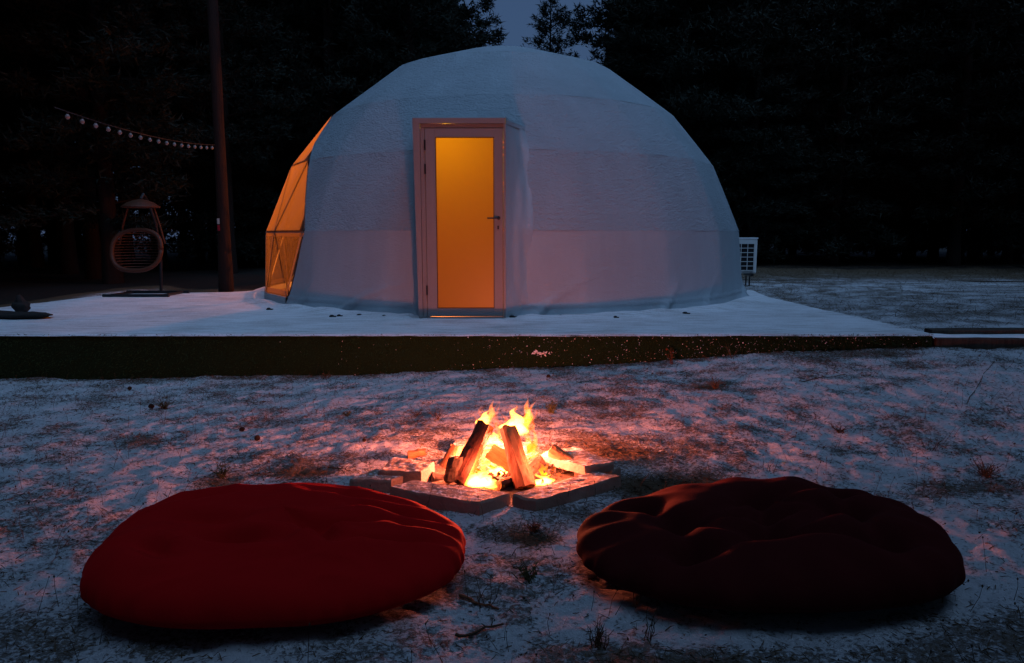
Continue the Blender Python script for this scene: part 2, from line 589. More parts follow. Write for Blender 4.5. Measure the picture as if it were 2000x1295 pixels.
def blades(P, D, L, W, lean_axis=None):
    """ribbon blades: P root, D unit direction, L length, W width -> two-segment tapered blades"""
    n = len(P)
    side = np.cross(D, rng.normal(size=(n, 3)))
    side /= np.linalg.norm(side, axis=1)[:, None] + 1e-9
    droop = np.array([0, 0, -1.0])[None] * (L * rng.uniform(0, .35, n))[:, None]
    a = P - side * W[:, None] / 2; b = P + side * W[:, None] / 2
    mid = P + D * (L * .55)[:, None]
    c = mid - side * W[:, None] * .4; d = mid + side * W[:, None] * .4
    tip = P + D * L[:, None] + droop
    V = np.stack([a, b, c, d, tip], 1).reshape(-1, 3)
    base = (np.arange(n) * 5)[:, None]
    F = np.concatenate([base + np.array([[0, 1, 3]]), base + np.array([[0, 3, 2]]), base + np.array([[2, 3, 4]])])
    return V, F

def unit(a):
    return a / (np.linalg.norm(a, axis=-1, keepdims=True) + 1e-9)

# turf skirt blades on the front face
nT = 15000
tx = rng.uniform(-6.7, 4.02, nT)
gz = ground_z(tx, np.full(nT, 6.75), False)
tz = gz + (DECK_Z - 0.005 - gz) * rng.uniform(0, 1, nT) ** 0.85
P = np.stack([tx, np.full(nT, 6.802), tz], 1)
D = unit(np.stack([rng.normal(0, .5, nT), -np.abs(rng.normal(.9, .3, nT)), rng.normal(.15, .5, nT)], 1))
V, F = blades(P, D, rng.uniform(.015, .04, nT), rng.uniform(.003, .006, nT))
o = np_mesh('turf_skirt', V, F, M['turf'], plat); o['kind'] = 'stuff'
# snow caught in the turf
nS = 700
tx = rng.normal(1.8, 1.6, nS)
tx = tx[(tx > -4) & (tx < 4.0)]
nS = len(tx)
gz = ground_z(tx, np.full(nS, 6.75), False)
tz = gz + (DECK_Z - gz) * rng.uniform(.02, .98, nS)
mb = MB()
for x, z in zip(tx, tz):
    s = random.uniform(.002, .0075)
    c = Vector((x, 6.775 + random.uniform(-.006, .008), z))
    q = [c + Vector((random.uniform(-s, s), random.uniform(-s, s) * .6, random.uniform(-s, s))) for _ in range(4)]
    mb.add(q, [(0, 1, 2), (0, 2, 3), (0, 3, 1), (1, 3, 2)])
c0 = at(1055, 690, 6.77)
for k in range(40):
    c = c0 + Vector((random.gauss(0, .035), random.uniform(-.01, .01), random.gauss(0, .012)))
    s = .014
    q = [c + Vector((random.uniform(-s, s), random.uniform(-s, s) * .6, random.uniform(-s, s))) for _ in range(4)]
    mb.add(q, [(0, 1, 2), (0, 2, 3), (0, 3, 1), (1, 3, 2)])
o = mb.build('caught_snow', M['snow'], plat); o['kind'] = 'stuff'

# ------------------------------------------------------------------ dome
dome = empty('dome_tent', (DCX, DCY, DECK_Z), 'large white canvas geodesic dome tent with glowing side window standing on the platform', 'dome tent')
RING = [(3.87, 0.0), (3.78, 0.99), (3.37, 1.96), (2.77, 2.71), (1.78, 3.46), (0.70, 3.80), (0.0, 3.83)]
WL = [48, 42.5, 52, 67]            # left edge of the canvas on rings 0..3 (degrees round from the camera side, to the left)
WR = [130, 130, 126, 113]          # far edge of the window
STEP = 18.0
def rpoly(a, r):
    m = (a - 3.0) % STEP - STEP / 2
    k = math.cos(R(STEP / 2)) / np.cos(np.radians(m))
    return r * (1 + 0.65 * (k - 1))
def dpt(a, r, z):
    rr = rpoly(a, r)
    return (-rr * np.sin(np.radians(a)), -rr * np.cos(np.radians(a)), z)

def band(name, k, mat, nt, over):
    (r0, z0), (r1, z1) = RING[k], RING[k + 1]
    na = 340 if k < 4 else 200
    full = k >= 3
    ts = np.linspace(0, 1, nt)
    V = np.zeros((nt, na, 3))
    tl = list(ts)
    rowsT = tl
    for i, t in enumerate(rowsT):
        tt = max(t, 0)
        if full:
            a0, a1 = 180.0, -180.0
            if k == 3:
                a0, a1 = 180.0, -180.0
        else:
            a0 = WL[k] + (WL[k + 1] - WL[k]) * tt
            a1 = WR[k] + (WR[k + 1] - WR[k]) * tt - 360
        a = np.linspace(a0, a1, na)
        r = r0 + (r1 - r0) * t
        z = z0 + (z1 - z0) * t
        bow = 0.004 * math.sin(math.pi * tt) if k < 5 else 0
        rr = np.full(na, r + bow + (0.0015 if over else 0))
        if t < 0:
            rr = rr + 0.001
            z = z0 + (z1 - z0) * t * 0.8
        rr = rr + 0.006 * fbm(a * 0.16, t * 2.0 + k * 5, 0, 41, 3)
        zz = np.full(na, z)
        if k == 0:
            arc = np.radians(a) * 3.9
            # slack folds gathered at the foot
            low = np.exp(-tt / 0.10)
            fold = fbm(arc * 2.6 + tt * 1.5, tt * 2.2, 0, 43, 4)
            ridge = np.maximum(0, 1 - np.abs(((arc + 1.4 * tt + .25 * np.sin(arc * 2.3)) % 1.22) - 0.61) / 0.085) * np.exp(-tt / 0.13)
            rr = rr + low * (0.075 * fold + 0.065) + 0.016 * fbm(arc * 1.4, tt * 1.1, 0, 44, 3) * (1 - tt) + 0.15 * ridge
            hem = np.exp(-((tt - 0.115) / 0.014) ** 2)
            rr = rr + 0.012 * hem
        x, y, _ = dpt(a, rr, zz)
        V[i] = np.stack([x, y, zz], -1)
    F = grid_faces(V.shape[0], na)[:, ::-1]
    fc = V.reshape(-1, 3)[F].mean(1)
    F = F[~((fc[:, 0] > -.84) & (fc[:, 0] < .02) & (fc[:, 1] < 0) & (fc[:, 2] < 2.12))]      # doorway
    return np_mesh(name, V.reshape(-1, 3), F, mat, dome, smooth=True)

for k in range(6):
    o = band('canvas_band', k, M['fabric_low'] if k == 0 else M['fabric'], 44 if k == 0 else 12, k > 0)
# inner lining: one closed shell just inside the canvas, cut out at window and door
def lining():
    V, F = [], []
    na = 120
    for k in range(7):
        r, z = RING[k]
        r = max(r - 0.07, 0.02)
        for a in np.linspace(0, 360, na, endpoint=False):
            x, y, _ = dpt(a, r, z)
            V.append((x, y, z - (0.02 if k == 6 else 0)))
    keep = []
    for k in range(6):
        for j in range(na):
            a = (j + .5) * 360 / na
            if k < 3 and (WL[k] + WL[k + 1]) / 2 - 3 < a < 131:
                continue
            if k < 3:
                am = a if a < 180 else a - 360
                X = 3.6 * math.sin(R(am))          # to the left
                if -0.12 < X < 1.0 and abs(am) < 60:
                    continue
            keep.append((k * na + j, k * na + (j + 1) % na, (k + 1) * na + (j + 1) % na, (k + 1) * na + j))
    np_mesh('inner_lining', V, keep, M['lining'], dome, smooth=True)
lining()
mb = MB()
mb.lathe([(0.0, 0.03), (3.75, 0.03), (3.75, 0.012)], n=40)
mb.build('inner_floor', M['lining'], dome)

# window: triangular clear panes on steel struts
BR = [[48, 62, 80, 98, 116, 130], [42.5, 57, 75, 93, 111, 130], [52, 70, 88, 106, 120, 126], [67, 78, 90, 100, 108, 113]]
def wv(k, i, dr=0.0, base_lift=0.11):
    r, z = RING[k]
    a = BR[k][i]
    z = z + (base_lift if k == 0 else 0)
    if k == 0:
        r = r - 0.01
    return Vector((-(r + dr) * math.sin(R(a)), -(r + dr) * math.cos(R(a)), z))
strut_pairs = set()
for k in range(3):
    for i in range(5):
        if k == 0:
            tris = [((k, i), (k + 1, i), (k + 1, i + 1)), ((k, i), (k + 1, i + 1), (k, i + 1))]
        else:
            tris = [((k, i), (k + 1, i), (k, i + 1)), ((k, i + 1), (k + 1, i), (k + 1, i + 1))]
        for tr in tris:
            p = [wv(*q) for q in tr]
            nrm = (p[1] - p[0]).cross(p[2] - p[0]).normalized()
            if nrm.dot(p[0]) < 0:
                nrm = -nrm
            mb = MB()
            mb.add([q for q in p] + [q - nrm * 0.003 for q in p], [(0, 1, 2), (5, 4, 3), (0, 3, 4, 1), (1, 4, 5, 2), (2, 5, 3, 0)])
            mb.f, mb.m = mb.f[:1], mb.m[:1]
            mb.build('window_pane', M['pane'], dome)
            for e in ((0, 1), (1, 2), (2, 0)):
                strut_pairs.add(tuple(sorted((tr[e[0]], tr[e[1]]))))
for a, b in sorted(strut_pairs):
    mb = MB()
    mb.tube([wv(*a, dr=-0.035), wv(*b, dr=-0.035)], 0.016, 6)
    mb.build('strut', M['steel'], dome)
# hem strips: fabric welt round the lowest panes, and the canvas kerb under the window
mb = MB()
for i in range(5):
    p, q = wv(0, i), wv(0, i + 1)
    mb.add([p * 1.004, q * 1.004, (q.x * 1.008, q.y * 1.008, 0.0), (p.x * 1.008, p.y * 1.008, 0.0), p * .985, q * .985, (q.x * .985, q.y * .985, 0), (p.x * .985, p.y * .985, 0)],
           [(0, 1, 2, 3), (0, 4, 5, 1), (5, 4, 7, 6)])
mb.build('window_kerb', M['fabric_low'], dome)
mb = MB()
for (k, dz) in ((0, 0.02), (1, -0.075)):
    for i in range(5):
        p, q = wv(k, i, 0.004), wv(k, i + 1, 0.004)
        up = Vector((0, 0, 0.065))
        off = Vector((0, 0, dz))
        mb.add([p + off, q + off, q + off + up, p + off + up], [(0, 1, 2, 3)])
for i in range(5):
    p, q = wv(0, i, 0.006), wv(1, i if i == 0 else i, 0.006)
    t = Vector((p.y, -p.x, 0)).normalized() * 0.045
    mb.add([p, p + t, q + t, q], [(0, 1, 2, 3)])
tw_ = NT('vinyl_welt')
tl_ = tw_.n('ShaderNodeBsdfTranslucent'); tl_.inputs[0].default_value = (.28, .23, .18, 1)
df_ = tw_.n('ShaderNodeBsdfDiffuse'); df_.inputs[0].default_value = (.10, .08, .07, 1)
mx_ = tw_.n('ShaderNodeAddShader'); tw_.l(tl_.outputs[0], mx_.inputs[0]); tw_.l(df_.outputs[0], mx_.inputs[1]); tw_.l(mx_.outputs[0], tw_.out.inputs[0])
mb.build('vinyl_welt', tw_.m, dome)

# anchor feet round the base
for px, py in [(648, 618), (662, 617), (702, 616), (750, 618), (1000, 619), (1095, 618), (1150, 616), (1202, 620), (1243, 613), (1338, 612), (525, 604)]:
    g = gp(px, py, DECK_Z + 0.01)
    mb = MB()
    s = random.uniform(.8, 1.3)
    mb.lathe([(0.0, 0.0), (0.026 * s, 0.0), (0.026 * s, 0.016), (0.015 * s, 0.024), (0.0, 0.026)], (0, 0, 0), 8)
    mb.box((.012 * s, 0, .006), (.075 * s, .040 * s, .012))
    o = mb.build('anchor_foot', M['black'], dome)
    o.location = (g.x - DCX, g.y - DCY, DECK_Z + 0.004 - DECK_Z)

# door
DY = 8.09 - DCY                      # door plane, in dome coordinates
def dx(px, py):                      # pixel -> dome-local x, z on the door plane
    p = at(px, py, 8.09)
    return p.x - DCX, p.z - DECK_Z
xl, zt = dx(806, 232)
xlb, _ = dx(819, 618)
xr, _ = dx(987, 300)
zb = 0.012
mb = MB()
# left jamb (wide, stepped), head, right jamb, threshold
xj = dx(832, 420)[0]
zh = dx(900, 250)[1]
def prism(mb, q, y0, y1):
    a = [(x, y0, z) for x, z in q]; b = [(x, y1, z) for x, z in q]
    n = len(q)
    mb.add(a + b, [tuple(range(n)), tuple(range(n, 2 * n))[::-1]] + [(i, i + n, (i + 1) % n + n, (i + 1) % n) for i in range(n)])
prism(mb, [(xlb, zb), (xj - .05, zb), (xj - .05, zt - .004), (xl, zt)], DY - .035, DY + .06)
prism(mb, [(xj - .047, zb), (xj, zb), (xj, zh), (xj - .047, zh)], DY - .012, DY + .05)
prism(mb, [(xl + .002, zh + .045), (xr, zh + .045), (xr, zt + .004), (xl + .002, zt + .002)], DY - .037, DY + .062)
prism(mb, [(xj - .044, zh + .003), (xr - .022, zh + .003), (xr - .022, zh + .042), (xj - .044, zh + .042)], DY - .014, DY + .05)
prism(mb, [(xr - .020, zb), (xr + .004, zb), (xr + .004, zh + .043), (xr - .020, zh + .043)], DY - .035, DY + .06)
prism(mb, [(xj, .004), (xr - .022, .004), (xr - .022, .020), (xj, .020)], DY - .03, DY + .05)
prism(mb, [(xj + .001, zh - .03), (xr - .023, zh - .03), (xr - .023, zh + .04), (xj + .001, zh + .04)], DY + .022, DY + .048)
prism(mb, [(xj - .04, zb), (xj + .03, zb), (xj + .03, zh - .031), (xj - .04, zh - .031)], DY + .0515, DY + .058)
frame = mb.build('door_frame', M['alu'], dome)
leaf = MB()
lx0, lx1 = xj + .006, xr - .026
lz0, lz1 = .026, zh - .006
gx0, gz1 = dx(850, 268); gx1, gz0 = dx(966, 602)
prism(leaf, [(lx0, lz0), (gx0, lz0), (gx0, lz1), (lx0, lz1)], DY - .022, DY + .02)
prism(leaf, [(gx1, lz0), (lx1, lz0), (lx1, lz1), (gx1, lz1)], DY - .022, DY + .02)
prism(leaf, [(gx0 + .001, gz1), (gx1 - .001, gz1), (gx1 - .001, lz1), (gx0 + .001, lz1)], DY - .021, DY + .019)
prism(leaf, [(gx0 + .001, lz0), (gx1 - .001, lz0), (gx1 - .001, gz0), (gx0 + .001, gz0)], DY - .021, DY + .019)
door = leaf.build('door', M['alu'], dome)
mb = MB()
g = .008
for q in ([(gx0, gz0), (gx0 + g, gz0), (gx0 + g, gz1), (gx0, gz1)], [(gx1 - g, gz0), (gx1, gz0), (gx1, gz1), (gx1 - g, gz1)],
          [(gx0 + g, gz0), (gx1 - g, gz0), (gx1 - g, gz0 + g), (gx0 + g, gz0 + g)], [(gx0 + g, gz1 - g), (gx1 - g, gz1 - g), (gx1 - g, gz1), (gx0 + g, gz1)]):
    prism(mb, q, DY - .018, DY - .006)
mb.build('gasket', M['gasket'], door)
mb = MB()
prism(mb, [(gx0 + .002, gz0 + .002), (gx1 - .002, gz0 + .002), (gx1 - .002, gz1 - .002), (gx0 + .002, gz1 - .002)], DY - .002, DY + .001)
mb.f, mb.m = mb.f[:1], mb.m[:1]
mb.build('glass', M['frosted'], door)
hx, hz = dx(974, 426)
mb = MB()
mb.lathe([(0.0, 0), (0.020, 0), (0.020, 0.010), (0, .010)], n=14)
mb.v = [(x + hx, DY - .023 - z, y + hz) for x, y, z in mb.v]
mb.tube([(hx, DY - .03, hz), (hx, DY - .060, hz), (hx - .012, DY - .068, hz), (hx - .125, DY - .068, hz - .002)], 0.0085, 8)
mb.build('handle', M['steel'], door)
kx, kz = dx(973, 444)
mb = MB()
prism(mb, [(kx - .008, kz - .022), (kx + .008, kz - .022), (kx + .009, kz + .015), (kx, kz + .02), (kx - .009, kz + .015)], DY - .027, DY - .0225)
mb.build('keyhole', M['gasket'], door)
for py in (283, 330, 566):
    hx_, hz_ = dx(830, py)
    mb = MB()
    mb.tube([(xj + .002, DY - .028, hz_ - .05), (xj + .002, DY - .028, hz_ + .05)], .010, 8)
    mb.tube([(xj + .002, DY - .028, hz_ - .058), (xj + .002, DY - .028, hz_ - .052)], .012, 8)
    mb.build('hinge', M['steel'], door)

# canvas gussets from frame to dome, each side, and over the head
def dome_y(x, z, extra=0.0):
    zz = [q[1] for q in RING]; rr = [q[0] for q in RING]
    r = np.interp(z, zz, rr) + extra
    return -math.sqrt(max(r * r - x * x, 0.0))
def gusset(side):
    nu, nv = 18, 50
    V = []
    for j in range(nv):
        t = j / (nv - 1)
        z = 0.0 + t * (zt + 0.035)
        x0 = (xr + .004) if side > 0 else (xlb + (xl - xlb) * t)
        x1 = x0 + side * (0.40 * (1 - t) ** .8 + 0.28 * t) if side > 0 else x0 - (0.16 * (1 - t) + 0.12 * t)
        y1 = dome_y(x1, z, -.05)
        for i in range(nu):
            u = i / (nu - 1)
            x = x0 + (x1 - x0) * u
            y = (DY + .03) + (y1 - DY - .03) * (1 - (1 - u) ** 1.9)
            sag = math.sin(math.pi * u) * (0.0 + 0.060 * float(fbm(u * 3.0 + t * 1.4, t * 3.2 - u, side, 51, 3)))
            y += sag
            y += 0.018 * math.sin(u * 15 + t * 9 + 3 * math.sin(t * 6)) * math.sin(math.pi * u) * (0.3 + t)
            V.append((x + .01 * side * math.sin(math.pi * u) * float(noise3(u * 4, t * 5, 2, 52)), y, z))
    np_mesh('door_gusset', V, grid_faces(nv, nu), M['fabric_low'], dome, smooth=True)
gusset(1); gusset(-1)
V = []
for j in range(12):
    u = j / 11
    xa, xb = xl - .005 - .12 * u, xr + .008 + .285 * u
    for i in range(24):
        s_ = min(max((i - 2) / 19, 0), 1)
        x = xa + (xb - xa) * s_
        drop = (.06 if i in (0, 23) else .02 if i in (1, 22) else 0)
        z = zt + .012 + .05 * u + .02 * math.sin(u * math.pi) - drop
        V.append((x, (DY + .032) + (dome_y(x, z, -.055) - DY - .032) * (1 - (1 - u) ** 1.9), z))
np_mesh('door_hood', V, grid_faces(12, 24), M['fabric'], dome, smooth=True)

def lamp(name, loc, power, color, radius=0.05, parent=None):
    d = bpy.data.lights.new(name, 'POINT')
    d.energy = power
    d.color = color
    d.shadow_soft_size = radius
    o = bpy.data.objects.new(name, d)
    o.location = loc
    col.objects.link(o)
    if parent is not None:
        o.parent = parent
    return o
lamp('room_lamp', (-1.2, 1.0, 1.9), 820, (1.0, 0.225, 0.033), 0.10, dome)
lamp('porch_lamp', (-.62, DY + 0.62, 2.10), 27, (1.0, 0.48, 0.0), 0.06, dome)

# ------------------------------------------------------------------ air conditioner behind the dome
ac = empty('air_conditioner', (4.05, 12.95, 0.42), 'white outdoor air conditioner unit with dark grille beside the right edge of the dome', 'air conditioner')
W2, H0, H1 = .36, .22, .84
mb = MB()
mb.box((0, .16, (H0 + H1) / 2), (2 * W2, .30, H1 - H0))
cs = mb.build('casing', M['white_metal'], ac)
bv = cs.modifiers.new('bevel', 'BEVEL'); bv.width = .02; bv.segments = 2
mb = MB(); mb.box((0, .003, (H0 + H1) / 2 - .015), (2 * W2 - .13, .012, H1 - H0 - .13)); mb.build('grille_recess', M['black'], ac)
mb = MB()
for k in range(7):
    z = H0 + .055 + k * (H1 - H0 - .14) / 6
    mb.box((0, -.010, z), (2 * W2 - .12, .010, .012))
for k in range(6):
    mb.box((-W2 + .065 + k * (2 * W2 - .13) / 5, -.016, (H0 + H1) / 2 - .015), (.010, .010, H1 - H0 - .13))
mb.build('grille', M['white_metal'], ac)
mb = MB(); mb.box((0, .16, H1 + .012), (2 * W2 + .01, .31, .022)); mb.build('snow_cap', M['snow'], ac)
for s in (-1, 1):
    mb = MB(); mb.box((s * .27, .16, H0 - .025), (.05, .40, .04)); mb.box((s * .27, .10, (H0 - .05) / 2 - .03), (.02, .02, H0)); mb.box((s * .27, .30, (H0 - .05) / 2 - .03), (.02, .02, H0))
    mb.build('bracket', M['steel'], ac)

# ------------------------------------------------------------------ timber sleepers and field kerb
def timber(name, p, q, w, h, label, cat, group=None, mat='timber', seed=0):
    p, q = Vector(p), Vector(q)
    L = (q - p).length
    nseg = max(8, int(L / .12))
    d = (q - p).normalized(); s = Vector((-d.y, d.x, 0)).normalized()
    prof = [(-w / 2, 0), (-w / 2, h - .012), (-w / 2 + .012, h), (w / 2 - .012, h), (w / 2, h - .012), (w / 2, 0)]
    V = []
    for i in range(nseg + 1):
        c = p + d * (L * i / nseg)
        for k, (a, b) in enumerate(prof):
            V.append(c + s * (a + .006 * float(noise3(i * .3, k, seed, 61))) + Vector((0, 0, b + (.006 * float(noise3(i * .25, k, seed, 62)) if b > 0 else 0))))
    mb = MB()
    F = []
    for i in range(nseg):
        for k in range(5):
            F.append((i * 6 + k, (i + 1) * 6 + k, (i + 1) * 6 + k + 1, i * 6 + k + 1))
    F += [tuple(range(6)), tuple(nseg * 6 + k for k in range(6))[::-1]]
    mb.add(V, F)
    return tag(mb.build(name, M[mat]), label, cat, group)
s1 = timber('timber_sleeper', (4.06, 6.86, .22), (9.0, 6.86, .20), .16, .145, 'weathered timber sleeper with snow on top, lower step beside the platform corner', 'timber sleeper', seed=1)
s2 = timber('timber_sleeper', (4.16, 7.10, .268), (9.0, 7.10, .262), .14, .145, 'upper dark timber sleeper edging the snowy field behind the lower one', 'timber sleeper', seed=2)
V = []
xs = np.linspace(4.05, 9.0, 160)
for i, x in enumerate(xs):
    for k, (y, z) in enumerate([(6.80, .358), (6.84, .374), (6.92, .380), (7.00, .376), (7.03, .36)]):
        V.append((x, y + .012 * float(noise3(x * 5, k, 0, 65)), z + .006 * float(noise3(x * 6, k, 1, 66)) - (x - 4.06) * .004))
o = np_mesh('snow_cover', V, grid_faces(160, 5)[:, ::-1], M['snow'], s1, smooth=True)
kb = timber('field_kerb', (3.2, 14.4, .36), (13.0, 13.6, .36), .10, .085, 'long dark low kerb line running across the snowy field', 'kerb', seed=3)

# ------------------------------------------------------------------ fire pit slabs
def slab(corners, ztop, thick, label, seed, group='concrete slabs ringing the campfire', tilt=None):
    """corners: four photograph points of the top face, brought to the height ZTOP"""
    q = [gp(px, py, ztop + (tilt[i] if tilt else 0)) for i, (px, py) in enumerate(corners)]
    c = sum(q, Vector()) / 4
    if (q[1] - q[0]).cross(q[2] - q[0]).z < 0:
        q = q[::-1]
    n = 16
    V, idx, F = [], {}, []
    def P(u, v, w):
        key = (round(u, 4), round(v, 4), w)
        if key in idx:
            return idx[key]
        inset = .0 if w != 2 else .012
        uu, vv = inset + u * (1 - 2 * inset), inset + v * (1 - 2 * inset)
        p = (q[0] * (1 - uu) + q[1] * uu) * (1 - vv) + (q[3] * (1 - uu) + q[2] * uu) * vv
        z = p.z - {0: thick, 1: .012, 2: 0.0}[w]
        jit = .006 if w < 2 else .004
        x = p.x + jit * float(noise3(p.x * 17, p.y * 17, w * .7 + seed * 5, 71)); y = p.y + jit * float(noise3(p.x * 17, p.y * 17, w * .7 + seed * 5, 72))
        z += .005 * float(noise3(p.x * 12, p.y * 12, seed, 73)) + .003 * float(noise3(p.x * 40, p.y * 40, seed, 74))
        V.append((x - c.x, y - c.y, z - (c.z - thick)))
        idx[key] = len(V) - 1
        return idx[key]
    g = [i / n for i in range(n + 1)]
    for i in range(n):
        for j in range(n):
            F.append((P(g[i], g[j], 2), P(g[i + 1], g[j], 2), P(g[i + 1], g[j + 1], 2), P(g[i], g[j + 1], 2)))
    per = [(g[i], 0) for i in range(n)] + [(1, g[i]) for i in range(n)] + [(g[n - i], 1) for i in range(n)] + [(0, g[n - i]) for i in range(n)]
    for k in range(len(per)):
        a, b = per[k], per[(k + 1) % len(per)]
        for w in (0, 1):
            F.append((P(*a, w), P(*b, w), P(*b, w + 1), P(*a, w + 1)))
    mb = MB(); mb.add(V, F)
    o = mb.build('concrete_slab', M['slab'])
    o.location = (c.x, c.y, c.z - thick)
    for p_ in o.data.polygons: p_.use_smooth = False
    return tag(o, label, 'slab', group)

ZT = 0.068
slab([(760, 951), (806, 937), (998, 962), (936, 982)], ZT, .085, 'frosty concrete slab in front of the fire, the one to the left of the gap', 1)
slab([(1000, 965), (1048, 976), (1214, 929), (1162, 920)], ZT, .085, 'concrete slab in front of the fire, to the right of the gap', 2)
slab([(683, 935), (764, 938), (806, 922), (735, 915)], ZT - .008, .08, 'small low snow-flecked slab at the outer left of the fire ring', 3)
slab([(738, 919), (822, 922), (849, 903), (768, 894)], .085, .10, 'bright lit slab left of the fire, raised behind the low one', 4)
slab([(1046, 886), (1143, 911), (1199, 901), (1122, 871)], .105, .05, 'smooth reddish slab at the right back of the fire ring', 5, tilt=[-.03, 0, 0, 0])
slab([(1120, 915), (1195, 921), (1212, 912), (1140, 904)], .052, .075, 'dark slab propping the reddish one at the right of the fire', 6)
slab([(880, 872), (1030, 874), (1040, 862), (890, 860)], .045, .07, 'dull slab at the back of the fire behind the flames', 7)

# ------------------------------------------------------------------ firewood
def log(p0, p1, r, roll, label, seed, shape='split', mats=None, group='firewood logs on the campfire'):
    p0, p1 = Vector(p0), Vector(p1)
    ax = (p1 - p0); L = ax.length
    # local z runs along the log
    if shape == 'round':
        prof = [(math.cos(a) * r, math.sin(a) * r, 0) for a in np.linspace(0, 2 * math.pi, 14, endpoint=False)]
    elif shape == 'split':       # quarter log: two split faces and a curved bark back
        arc = [(math.cos(a) * r * 1.9 - r * 1.25, math.sin(a) * r * 1.9, 0) for a in np.linspace(-R(31), R(31), 7)]
        prof = arc + [(r * .30, r * .93, 1), (-r * .25, r * .72, 1), (-r * .85, r * .45, 1), (-r * .95, -r * .2, 1), (-r * .2, -r * .8, 1)]
    else:                         # halved log
        arc = [(math.cos(a) * r, math.sin(a) * r, 0) for a in np.linspace(-R(88), R(88), 9)]
        prof = arc + [(-r * .1, r * .5, 1), (-r * .12, 0, 1), (-r * .08, -r * .5, 1)]
    n = len(prof)
    ns = 14
    V, F, MI = [], [], []
    for i in range(ns + 1):
        t = i / ns
        tw = .12 * math.sin(t * 2.2 + seed)
        k0 = 1 - .10 * t + .05 * float(noise3(t * 3, seed, 0, 81))
        for j, (x, y, m) in enumerate(prof):
            kk = k0 * (1 + .10 * float(noise3(x * 40 + seed, y * 40, t * 5, 82)) + .05 * float(noise3(j * 1.7, t * 12, seed, 83)))
            xx, yy = x * kk, y * kk
            endj = .015 * float(noise3(x * 30, y * 30, seed + 9 * (i == ns), 84)) if i in (0, ns) else 0
            V.append((xx * math.cos(tw) - yy * math.sin(tw), xx * math.sin(tw) + yy * math.cos(tw), t * L + endj))
    for i in range(ns):
        for j in range(n):
            j2 = (j + 1) % n
            F.append((i * n + j, i * n + j2, (i + 1) * n + j2, (i + 1) * n + j))
            MI.append(1 if (prof[j][2] or prof[j2][2]) else 0)
    F.append(tuple(range(n))[::-1]); MI.append(1)
    F.append(tuple(ns * n + k for k in range(n))); MI.append(1)
    mb = MB(); mb.add(V, F); mb.m = MI
    o = mb.build('firewood_log', [M[k] for k in (mats or ('logbark', 'split'))])
    zc = ax.normalized(); xc = Vector(roll); xc = (xc - zc * xc.dot(zc)).normalized(); yc = zc.cross(xc)
    from mathutils import Matrix
    o.rotation_mode = 'QUATERNION'
    o.rotation_quaternion = Matrix((xc, yc, zc)).transposed().to_quaternion()
    o.location = p0
    return tag(o, label, 'log', group)

FY = 3.86
log(at(897, 943, 3.74), at(948, 828, 3.90), .060, (-.72, -.70, 0), 'tall burning log leaning to the right, dark bark side facing out', 1, 'split', ('charred', 'split'))
log(at(1024, 955, 3.70), at(990, 838, 3.92), .066, (-.93, -.36, 0), 'tall burning log leaning to the left, the one on the right of the pair', 2, 'split', ('charred', 'split'))
log(at(884, 944, 3.76), at(892, 893, 3.80), .052, (-.5, -.85, 0), 'short dark log stub standing against the left leaning log', 3, 'half')
log(at(962, 944, 3.70), at(1022, 926, 3.92), .056, (.3, -.1, -.9), 'thick split log lying flat between the two leaning logs', 4, 'half')
log(at(958, 880, 3.94), at(1012, 918, 3.88), .048, (.3, .8, -.4), 'brown log lying behind in the heart of the flames', 5, 'half')
log(at(1072, 893, 4.02), at(1134, 926, 3.90), .074, (.5, .5, .7), 'glowing yellow log lying on the right rim against the slab', 6, 'half', ('split', 'split'))
log(at(1028, 935, 3.90), at(1070, 894, 4.10), .064, (.3, -.5, .8), 'brown log tilted behind the right leaning log', 7, 'split')
log(at(868, 915, 4.05), at(888, 868, 4.12), .072, (.6, .5, .4), 'stubby barked log at the back left of the fire', 8, 'half')
log(at(842, 934, 3.84), at(884, 936, 3.90), .034, (0, -.6, .8), 'small black block of wood behind the front left slab', 9, 'half', ('logbark', 'logbark'))
log(at(796, 889, 4.14), at(832, 882, 4.17), .026, (0, 0, 1), 'short round log piece lying on the left slab', 10, 'round', ('split', 'split'))
log(at(1010, 944, 3.80), at(1052, 925, 3.98), .036, (0, -.5, .8), 'thin split log lying right of the right leaning log', 11, 'half')
log(at(905, 900, 4.14), at(985, 893, 4.20), .055, (0, -.6, .8), 'log lying across the back behind the leaning pair', 12, 'half')
# ash and glowing embers under the wood
mb = MB()
for k in range(110):
    a, rr = random.uniform(0, 2 * math.pi), math.sqrt(random.random())
    c = Vector((FIRE.x + .05 + rr * .30 * math.cos(a), FIRE.y + .03 + rr * .20 * math.sin(a), .02 + random.uniform(0, .03)))
    s = random.uniform(.010, .024)
    q = [c + Vector((random.uniform(-s, s), random.uniform(-s, s), random.uniform(-s, s))) for _ in range(6)]
    mb.add(q, [(0, 1, 2), (0, 2, 3), (0, 3, 4), (0, 4, 1), (5, 2, 1), (5, 3, 2), (5, 4, 3), (5, 1, 4)])
te = NT('ember')
nz = te.noise(te.coord(), 30, 4)
te.set((0.03, 0.02, 0.018), 0.9)
te.b.inputs['Emission Color'].default_value = (1, .09, .015, 1)
te.l(te.math('MULTIPLY', te.ramp(nz, [(.48, 0.0), (.66, 1.0)]), 1.6), te.b.inputs['Emission Strength'])
tag(mb.build('embers', te.m), 'bed of glowing red embers under the logs', 'embers', kind='stuff')

